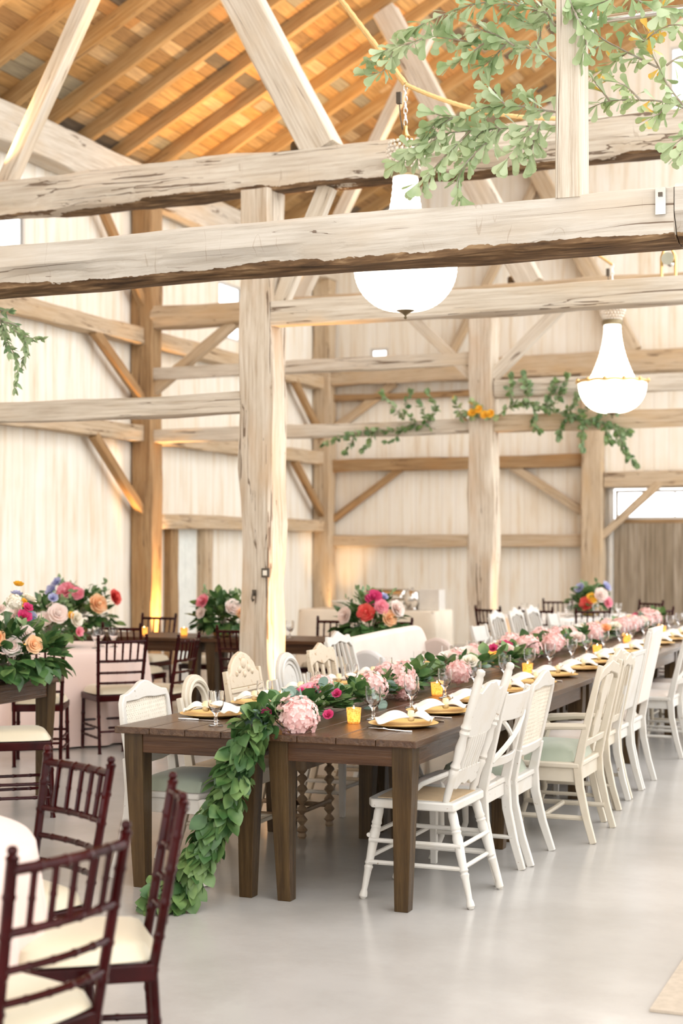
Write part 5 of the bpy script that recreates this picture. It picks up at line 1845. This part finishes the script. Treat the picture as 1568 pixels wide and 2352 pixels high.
g = thing('table_garland', 'leafy garland with pink blooms running down the table and spilling to the floor', 'garland', (-2.93, 6.2, 0.76))
g0 = Vector(g.location)
drape = [(-3.27, 5.90, 0.045), (-3.20, 5.93, 0.07), (-3.13, 6.0, 0.18), (-3.04, 6.06, 0.42), (-2.945, 6.10, 0.66), (-2.915, 6.13, 0.78), (-2.90, 6.26, 0.815), (-2.92, 6.6, 0.80)]
run = [(-2.94 + 0.05 * math.sin(k * 1.3), 7.0 + 0.5 * k, 0.80) for k in range(20)]
path = catmull(drape + run, 12)
mb = MB().tube([p - g0 for p in path], 0.012, 6)
mb.build('garland_stem', M['twig'], g)
rg = random.Random(11)
mbl, mbd, mbe, mbf = MB(), MB(), MB(), MB()
acc = 0
for i in range(len(path) - 1):
    p, q = path[i], path[i + 1]
    seg = (q - p)
    t = seg.normalized()
    hang = 1.0 if p.y < 6.28 else 0.0
    far = p.y > 8.5
    dens = 520 if hang else (260 if not far else 95)
    nleaf = int(seg.length * dens + rg.random())
    for _ in range(nleaf):
        c = p.lerp(q, rg.random())
        v = rv(rg)
        v = (v - t * v.dot(t)).normalized()
        rad = rg.uniform(0.012, 0.058 if hang else 0.085)
        if hang:
            # leaves point down along the hanging swag and fan outward
            flow = -t
            dr = (flow * rg.uniform(0.3, 1.0) + v * rg.uniform(0.2, 1.1) + Vector((0, 0, -0.2)) + rv(rg) * 0.35).normalized()
            o = c + v * rad
            L = rg.uniform(0.065, 0.105)
            if o.z < 0.035:
                o.z = 0.035
                dr.z = abs(dr.z) * 0.3
            if dr.z < 0 and o.z + dr.z * L < 0.012:
                dr.z = -(o.z - 0.015) / L
            if o.y > 6.19 and o.z < 0.785:
                o.z = 0.785
                dr.z = abs(dr.z)
            leaf(mbl if rg.random() < 0.6 else mbd, o - g0, dr, v + Vector((0, 0, 0.3)) + rv(rg) * 0.7, L, OVATE, rg.uniform(0.85, 1.15), 0.22, rg.uniform(-0.1, 0.35))
        else:
            if v.z < 0:
                v.z *= -0.4
            o = c + v * rad
            o.z = max(o.z, 0.785)
            dr = (v * 0.8 + t * rg.uniform(-0.9, 0.5) + Vector((0, 0, 0.12)) + rv(rg) * 0.3).normalized()
            if abs(dr.x) < 0.3 and rg.random() < 0.5:
                dr.x += 0.7 * (1 if v.x > 0 else -1)
                dr.normalize()
            L = rg.uniform(0.06, 0.10) * (1.15 if far else 1)
            if o.z + dr.z * L < 0.77:
                dr.z = 0.05
            kind = rg.random()
            up = Vector((0, 0, 1)) + rv(rg) * 0.5
            if kind < 0.45:
                leaf(mbl, o - g0, dr, up, L, OVATE, 1, 0.16, 0.15)
            elif kind < 0.78:
                leaf(mbd, o - g0, dr, up, L, OVATE, 1, 0.16, 0.15)
            elif kind < 0.9:
                leaf(mbe, o - g0, dr, up, L * 0.7, ROUND, 1.1, 0.1, 0.05)
            else:
                for _k in range(3):
                    leaf(mbf, o - g0 + rv(rg) * 0.02, (dr + rv(rg) * 0.7).normalized(), up, L * 0.45, LANCE, 1, 0.1, 0.0)
for cpt, n_ in (((-2.915, 6.17, 0.80), 9), ((-2.90, 6.62, 0.875), 10), ((-2.98, 7.1, 0.87), 6), ((-2.78, 7.35, 0.80), 6)):
    for _ in range(n_):
        o = Vector(cpt) + rv(rg) * 0.035
        leaf(mbe, o - g0, (rv(rg) + Vector((0.2, -0.5, 0.25))).normalized(), Vector((0, -0.6, 0.7)) + rv(rg) * 0.4, rg.uniform(0.045, 0.065), ROUND, 1.1, 0.08, 0.0)
mbl.build('lemon_leaves', M['lemon_leaf'], g)
mbd.build('dark_leaves', M['deep_leaf'], g)
mbe.build('eucalyptus_leaves', M['eucalyptus'], g)
mbf.build('filler_sprigs', M['filler'], g)
NB = 0


def gb(kind, col, r, p, nrm=(0, -0.4, 1), name=None):
    global NB
    NB += 1
    return bloom(kind, col, r, g, Vector(p) - g0, nrm, name or {'hydrangea': 'hydrangea_bloom', 'rose': 'rose_bloom', 'small': 'small_bloom'}[kind], NB)


gb('hydrangea', 'hydrangea_pink', 0.092, (-2.765, 6.31, 0.832), (0.2, -0.6, 0.8))
for p in ((-2.865, 6.20, 0.85), (-2.69, 6.50, 0.82), (-2.86, 7.02, 0.865), (-2.98, 6.85, 0.88), (-2.80, 6.55, 0.80)):
    gb('small', 'magenta', 0.03, p, (0.1, -0.7, 0.5))
for p, r, c in (((-3.02, 7.05, 0.87), 0.06, 'rose_pink'), ((-3.06, 7.3, 0.86), 0.07, 'hydrangea_pink'), ((-2.88, 7.55, 0.85), 0.085, 'hydrangea_pink'), ((-2.80, 7.85, 0.83), 0.075, 'hydrangea_pink'),
                ((-2.93, 8.15, 0.84), 0.095, 'hydrangea_pink'), ((-3.06, 8.25, 0.86), 0.07, 'hydrangea_pink'), ((-2.78, 8.75, 0.84), 0.075, 'hydrangea_pink'), ((-3.1, 8.7, 0.85), 0.06, 'hydrangea_pink')):
    gb('hydrangea' if c == 'hydrangea_pink' else 'rose', c, r, p)
rg = random.Random(23)
y = 9.15
while y < 16.3:
    x = -2.94 + rg.uniform(-0.13, 0.13)
    k = rg.random()
    if k < 0.55:
        gb('hydrangea', 'hydrangea_pink', rg.choice([0.075, 0.085, 0.095]), (x, y, 0.86), (rg.uniform(-0.4, 0.4), -0.4, 1))
    elif k < 0.75:
        gb('rose', rg.choice(['peach', 'blush']), rg.choice([0.055, 0.065]), (x, y, 0.875), (rg.uniform(-0.4, 0.4), -0.6, 1))
    elif k < 0.86:
        gb('small', 'magenta', 0.04, (x, y, 0.89), (0, -0.7, 0.6))
    else:
        gb('rose', 'ivory_petal', 0.05, (x, y, 0.88), (0.2, -0.6, 0.8))
    y += rg.uniform(0.11, 0.21)


# ---- arrangements in bowls ---------------------------------------------------
def arrangement(label, loc, rx, h, flowers, seed=0, nleaf=260, L=0.09, droop=0.25, far=False, tall=None):
    a = thing('flower_arrangement', label, 'flowers', loc)
    rg = random.Random(seed)
    MB().lathe([(0.07, 0), (0.09, 0.01), (0.10, 0.07), (0.12, 0.10), (0.11, 0.10), (1e-7, 0.07)], 20).build('vase', M['dark_metal'] if not far else M['gold_edge'], a)
    m1, m2, m3 = MB(), MB(), MB()
    for _ in range(nleaf):
        d = rv(rg)
        d.z = abs(d.z) * 1.0 - droop
        d.normalize()
        s = rg.uniform(0.45, 0.95)
        p = Vector((d.x * rx * s, d.y * rx * s, 0.11 + max(-0.06 if s > 0.6 and rx * s > 0.3 else 0.0, d.z * h * s)))
        dr = (d + Vector((0, 0, -0.35 if d.z < 0.2 else 0.2)) + rv(rg) * 0.5).normalized()
        leaf(rg.choice([m1, m2, m2]), p, dr, Vector((0, 0, 1)) + rv(rg) * 0.5, L * rg.uniform(0.7, 1.25), rg.choice([OVATE, OVATE, LANCE]), 1, 0.15, 0.2)
    st = MB()
    for _ in range(tall or 7):
        a_ = rg.uniform(0, 6.28)
        r_ = rg.uniform(0.3, 0.85) * rx
        top = Vector((r_ * math.cos(a_), r_ * math.sin(a_), 0.1 + h * rg.uniform(0.85, 1.25)))
        pts = [Vector((0, 0, 0.08)).lerp(top, t) + Vector((0, 0, 0.03 * math.sin(PI * t))) for t in (0, 0.35, 0.7, 1)]
        st.tube(pts, [0.004, 0.0035, 0.003, 0.002], 5)
        for t in (0.55, 0.65, 0.75, 0.83, 0.9, 0.96, 1.0):
            p = Vector((0, 0, 0.08)).lerp(top, t)
            leaf(m3, p, (rv(rg) + Vector((0, 0, 0.5))).normalized(), rv(rg), L * 0.55, LANCE, 1.2)
    m1.build('light_leaves', M['lemon_leaf'], a)
    m2.build('dark_leaves', M['deep_leaf'], a)
    m3.build('sprig_leaves', M['olive_leaf'], a)
    st.build('stems', M['twig'], a)
    for i, (kind, col, r, dx, dy, dz) in enumerate(flowers):
        dx, dy = dx * 1.16, dy * 1.16
        nrm = Vector((dx * 1.2, dy * 1.2, dz * 0.6 + 0.02))
        bloom(kind, col, r, a, (dx, dy, 0.11 + dz), nrm, {'hydrangea': 'hydrangea_bloom', 'rose': 'rose_bloom', 'small': 'small_bloom'}[kind], i + seed)
    return a


def vflowers(lst):
    """(kind, colour, radius, right, depth, up) along the view's axes."""
    return [(k, c, r, rr * CY - dd * SY, rr * SY + dd * CY, up) for k, c, r, rr, dd, up in lst]


ax, ay = -5.50, 8.08
arrangement('big arrangement of peach and magenta blooms overhanging the side farm table', (ax, ay, 0.762), 0.36, 0.27, vflowers([
    ('rose', 'peach', 0.055, -0.02, -0.27, 0.17), ('rose', 'peach', 0.05, 0.17, -0.22, 0.13), ('small', 'magenta', 0.05, -0.10, -0.27, 0.11), ('small', 'magenta', 0.055, 0.10, -0.14, 0.29), ('small', 'magenta', 0.04, 0.115, -0.12, 0.345),
    ('rose', 'ivory_petal', 0.05, -0.12, -0.15, 0.28), ('rose', 'blush', 0.055, 0.06, -0.24, 0.12), ('rose', 'blush', 0.05, -0.05, -0.1, 0.33), ('hydrangea', 'ivory_petal', 0.05, 0.03, -0.05, 0.38), ('small', 'lavender', 0.045, 0.02, 0.05, 0.42),
    ('small', 'marigold', 0.04, 0.02, 0.1, 0.48), ('rose', 'blush', 0.05, 0.12, -0.16, 0.19), ('small', 'rose_pink', 0.04, -0.18, -0.2, 0.18), ('rose', 'ivory_petal', 0.045, 0.10, 0.0, 0.40)]), 3, 420, 0.115, 0.30)
arrangement('airy blooms with blush and marigold on the farther pink round table', (fx - 0.02, fy - 0.1, 0.762), 0.30, 0.30, vflowers([
    ('rose', 'blush', 0.075, 0.12, -0.22, 0.18), ('rose', 'blush', 0.06, 0.02, -0.22, 0.14), ('small', 'marigold', 0.05, -0.12, -0.2, 0.26), ('small', 'lavender', 0.06, -0.06, -0.22, 0.14), ('small', 'marigold', 0.04, 0.20, -0.18, 0.16), ('small', 'rose_pink', 0.05, 0.26, -0.2, 0.03),
    ('rose', 'ivory_petal', 0.06, 0.24, -0.16, 0.13), ('rose', 'blush', 0.07, -0.18, -0.2, 0.18), ('small', 'lavender', 0.05, 0.08, -0.2, 0.3)]), 5, 240, 0.10, 0.2, True, 10)
arrangement('tall blooms of pink, peach and red on the cross table by the side wall', (-7.92, 12.78, 0.762), 0.36, 0.34, vflowers([
    ('rose', 'rose_pink', 0.085, -0.07, -0.22, 0.30), ('rose', 'rose_pink', 0.06, 0.03, -0.24, 0.28), ('rose', 'peach', 0.085, 0.20, -0.22, 0.18), ('rose', 'red_petal', 0.07, 0.33, -0.15, 0.24), ('small', 'lavender', 0.08, -0.18, -0.2, 0.30), ('small', 'lavender', 0.06, -0.14, -0.2, 0.38),
    ('rose', 'blush', 0.08, -0.2, -0.25, 0.12)]), 6, 260, 0.12, 0.2, True, 9)
arrangement('bushy greenery with one pink bloom on the cross table before the side door', (-6.35, 12.76, 0.762), 0.27, 0.30, vflowers([
    ('rose', 'rose_pink', 0.065, -0.15, -0.15, 0.22), ('rose', 'blush', 0.07, 0.10, -0.2, 0.17), ('rose', 'peach', 0.05, 0.16, -0.2, 0.12), ('rose', 'blush', 0.05, -0.16, -0.18, 0.12)]), 7, 300, 0.11, 0.25, True, 8)
arrangement('blooms of magenta, red and peach beyond the settee', (-4.86, 12.72, 0.762), 0.30, 0.30, vflowers([
    ('rose', 'magenta', 0.07, 0.02, -0.18, 0.28), ('rose', 'red_petal', 0.07, -0.04, -0.24, 0.15), ('rose', 'blush', 0.07, -0.20, -0.18, 0.12), ('rose', 'peach', 0.065, 0.14, -0.22, 0.10), ('rose', 'rose_pink', 0.06, 0.08, -0.22, 0.20), ('small', 'lavender', 0.045, 0.10, -0.1, 0.28), ('rose', 'blush', 0.07, 0.2, -0.18, 0.18)]), 8, 280, 0.11, 0.25, True, 8)
arrangement('small mixed blooms on the far white table near the barn door', (-4.1, 18.15, 0.762), 0.26, 0.26, vflowers([
    ('rose', 'red_petal', 0.07, -0.08, -0.2, 0.05), ('rose', 'marigold', 0.06, -0.02, -0.2, 0.11), ('small', 'lavender', 0.08, -0.12, -0.1, 0.22), ('small', 'lavender', 0.08, 0.14, -0.1, 0.24), ('rose', 'rose_pink', 0.06, 0.15, -0.2, 0.06), ('rose', 'blush', 0.08, 0.08, -0.2, 0.15)]), 9, 140, 0.11, 0.1, True, 8)


# ---- leafy branches on the timbers -------------------------------------------
def branch(name, label, stems, Y0, mats, L=0.105, shape=OAK, every=0.033, seed=0, jitter=0.12, per=3, stem_r=0.006, group=None):
    """stems: pixel polylines lying near the plane Y0; every stem gets its own depth wander."""
    rg = random.Random(seed)
    pts0 = P(*stems[0][0], Y0)
    t = thing(name, label, 'branch', tuple(pts0), 0, group)
    ms = MB()
    ml = [MB() for _ in mats]
    for s in stems:
        dy0, dy1 = rg.uniform(-jitter, jitter) * 0.4, rg.uniform(-jitter, jitter)
        pp = [P(x, y, Y0 + dy0 + (dy1 - dy0) * i / max(1, len(s) - 1)) for i, (x, y) in enumerate(s)]
        pp = catmull([tuple(p) for p in pp], 8)
        n = len(pp)
        ms.tube([p - pts0 for p in pp], [stem_r * (1 - 0.72 * i / n) for i in range(n)], 6)
        d_acc = 0
        for i in range(n - 1):
            seg = pp[i + 1] - pp[i]
            d_acc += seg.length
            prog = i / n
            while d_acc > every:
                d_acc -= every
                if prog < 0.12 and n > 20 and rg.random() < 0.6:
                    continue
                for _ in range(per):
                    dr = (seg.normalized() * rg.uniform(0.3, 1.0) + rv(rg) * 0.75 + Vector((0, 0, -0.25))).normalized()
                    leaf(rg.choice(ml), pp[i] - pts0, dr, Vector((0, -0.7, 0.5)) + rv(rg) * 0.7, L * rg.uniform(0.7, 1.15), shape, rg.uniform(0.7, 0.9), 0.10, rg.uniform(-0.1, 0.25))
        for _ in range(4):
            leaf(rg.choice(ml), pp[-1] - pts0, (seg.normalized() + rv(rg) * 0.5).normalized(), Vector((0, -0.8, 0.4)) + rv(rg) * 0.4, L, shape, 0.8, 0.1, 0.1)
    ms.build('stem', M['twig'], t)
    for mb, mm in zip(ml, mats):
        mb.build('leaves', M[mm], t)
    return t


YB_ = 7.76
branch('leafy_branch', 'topmost green branch reaching left behind the slim post', [[(1290, 40), (1200, 15), (1120, 5), (1040, 25), (960, 60), (940, 72)], [(1200, 15), (1150, -20), (1080, -30)], [(1275, 60), (1250, 25), (1215, -5)]], YB_, ['oak_leaf'], seed=1)
branch('leafy_branch', 'long green branch reaching toward the chandelier rope', [[(1290, 150), (1240, 118), (1180, 105), (1110, 100), (1040, 90), (990, 84), (940, 100), (905, 115)], [(1110, 100), (1075, 125), (1040, 145)], [(1180, 105), (1150, 85), (1110, 70), (1085, 60)],
                                                                                 [(1160, 104), (1130, 135), (1112, 150)], [(940, 100), (880, 118), (855, 140)], [(905, 115), (890, 150), (875, 165), (850, 170)], [(1230, 112), (1240, 70), (1200, 50)]], YB_, ['oak_leaf'], seed=2)
branch('leafy_branch', 'broad green branch drooping over the near chandelier', [[(1290, 260), (1230, 250), (1160, 240), (1100, 250), (1040, 270), (1000, 262)], [(1290, 290), (1220, 290), (1150, 295), (1080, 300), (1010, 310), (950, 340), (912, 375)], [(1160, 240), (1130, 210), (1120, 190)],
                                                                               [(1080, 300), (1040, 340), (1010, 370), (985, 400), (960, 420)], [(1150, 295), (1110, 335), (1070, 375), (1050, 420), (1060, 455)], [(1220, 290), (1190, 335), (1165, 365)], [(1240, 285), (1220, 340), (1215, 365)],
                                                                               [(1040, 270), (1000, 290), (985, 300)], [(1230, 250), (1225, 225), (1205, 220)], [(1150, 295), (1120, 290), (1090, 320), (1060, 350)], [(1010, 310), (975, 340), (960, 360)]], YB_, ['oak_leaf'], seed=3, every=0.028)
branch('leafy_branch', 'branch with green and yellow leaves beyond the slim post', [[(1600, 280), (1540, 205), (1510, 150), (1480, 95), (1440, 45), (1405, 10)], [(1510, 155), (1440, 120), (1385, 90), (1350, 60), (1325, 35)], [(1600, 260), (1530, 235), (1470, 230), (1400, 232), (1350, 250)],
                                                                                   [(1440, 120), (1400, 150), (1370, 165)], [(1480, 95), (1500, 60), (1520, 20)], [(1400, 232), (1375, 200), (1360, 180)], [(1530, 150), (1560, 130), (1580, 130)], [(1470, 230), (1440, 200), (1420, 190)], [(1530, 235), (1515, 260), (1500, 268)], [(1470, 100), (1530, 60), (1590, 60)], [(1385, 90), (1360, 120), (1340, 125)]],
       YB_ + 0.1, ['oak_leaf', 'turning_leaf', 'turning_leaf'], seed=4, every=0.04, L=0.095)
branch('leafy_branch', 'few green leaves growing past the top of the slim post', [[(1300, -20), (1320, 30), (1345, 60)], [(1320, 30), (1345, 90), (1338, 125)], [(1420, -10), (1370, 10), (1340, 20)], [(1440, -10), (1500, 15), (1560, 30)]], 7.35, ['oak_leaf'], seed=5)
branch('leafy_branch', 'small green sprig at the frame edge before the tie beam', [[(1620, 290), (1580, 310), (1550, 330)], [(1600, 300), (1570, 340), (1560, 350)]], YB_, ['oak_leaf'], seed=6)
branch('leafy_branch', 'green branch hanging under the near beam at the frame edge', [[(-60, 690), (-20, 720), (10, 740), (50, 770), (95, 780)], [(0, 735), (20, 790), (40, 830), (35, 890)], [(10, 740), (40, 750), (60, 790), (55, 830)], [(-20, 720), (5, 760), (20, 810)], [(-30, 700), (0, 712), (20, 715)]], 7.85, ['olive_leaf', 'oak_leaf'], seed=7, L=0.055, shape=LANCE, every=0.022)
branch('trailing_greenery', 'greenery trailing on the lower aisle rail of the second frame', [[(1000, 985), (950, 975), (900, 990), (860, 985), (800, 1000), (745, 1020)], [(960, 975), (930, 940), (940, 905)], [(930, 965), (900, 930), (880, 905)], [(980, 970), (1000, 930), (985, 905)], [(870, 985), (850, 1010), (835, 1030)], [(820, 995), (805, 1020), (795, 1035)], [(920, 985), (905, 1010), (890, 1015)], [(990, 975), (975, 950), (965, 930)]],
       B2 - 0.14, ['olive_leaf', 'lemon_leaf'], seed=8, L=0.085, shape=OVATE, every=0.05, jitter=0.04)
branch('trailing_greenery', 'greenery with orange blooms wrapped on the pale middle post', [[(1045, 960), (1075, 955), (1100, 945), (1130, 955)], [(1060, 955), (1050, 935), (1045, 925)], [(1100, 945), (1095, 930), (1090, 925)]], B2 - 0.2, ['olive_leaf', 'turning_leaf'], seed=9, L=0.09, shape=OVATE, every=0.035, jitter=0.03)
tg = branch('trailing_greenery', 'large greenery trailing on the nave rail under the far chandelier', [[(1140, 960), (1180, 930), (1230, 930), (1290, 950), (1350, 965), (1410, 975), (1440, 990)], [(1180, 930), (1170, 890), (1175, 870)], [(1215, 930), (1210, 890), (1205, 865)], [(1260, 940), (1290, 900), (1300, 870)], [(1250, 935), (1270, 890), (1275, 880)], [(1290, 950), (1320, 920), (1330, 900)],
                                                                                                     [(1410, 975), (1425, 1010), (1440, 1040), (1458, 1062)], [(1340, 965), (1335, 1000), (1338, 1025)], [(1300, 955), (1290, 985), (1285, 1000)], [(1390, 970), (1395, 1000), (1400, 1010)], [(1360, 965), (1390, 940), (1410, 945)], [(1230, 930), (1225, 970), (1235, 985)], [(1320, 960), (1350, 930), (1370, 915)]],
            B2 - 0.18, ['olive_leaf', 'lemon_leaf', 'olive_leaf'], seed=10, L=0.09, shape=OVATE, every=0.035, jitter=0.08, per=3)
for o in list(COL.objects):
    if o.name.startswith('trailing_greenery') and 'orange' in o.get('label', ''):
        for i, (px, py) in enumerate(((1083, 948), (1098, 940), (1112, 952), (1125, 950))):
            bloom('rose', 'marigold', 0.045, o, P(px, py, B2 - 0.24) - Vector(o.location), (0, -1, 0.3), 'orange_bloom', i)
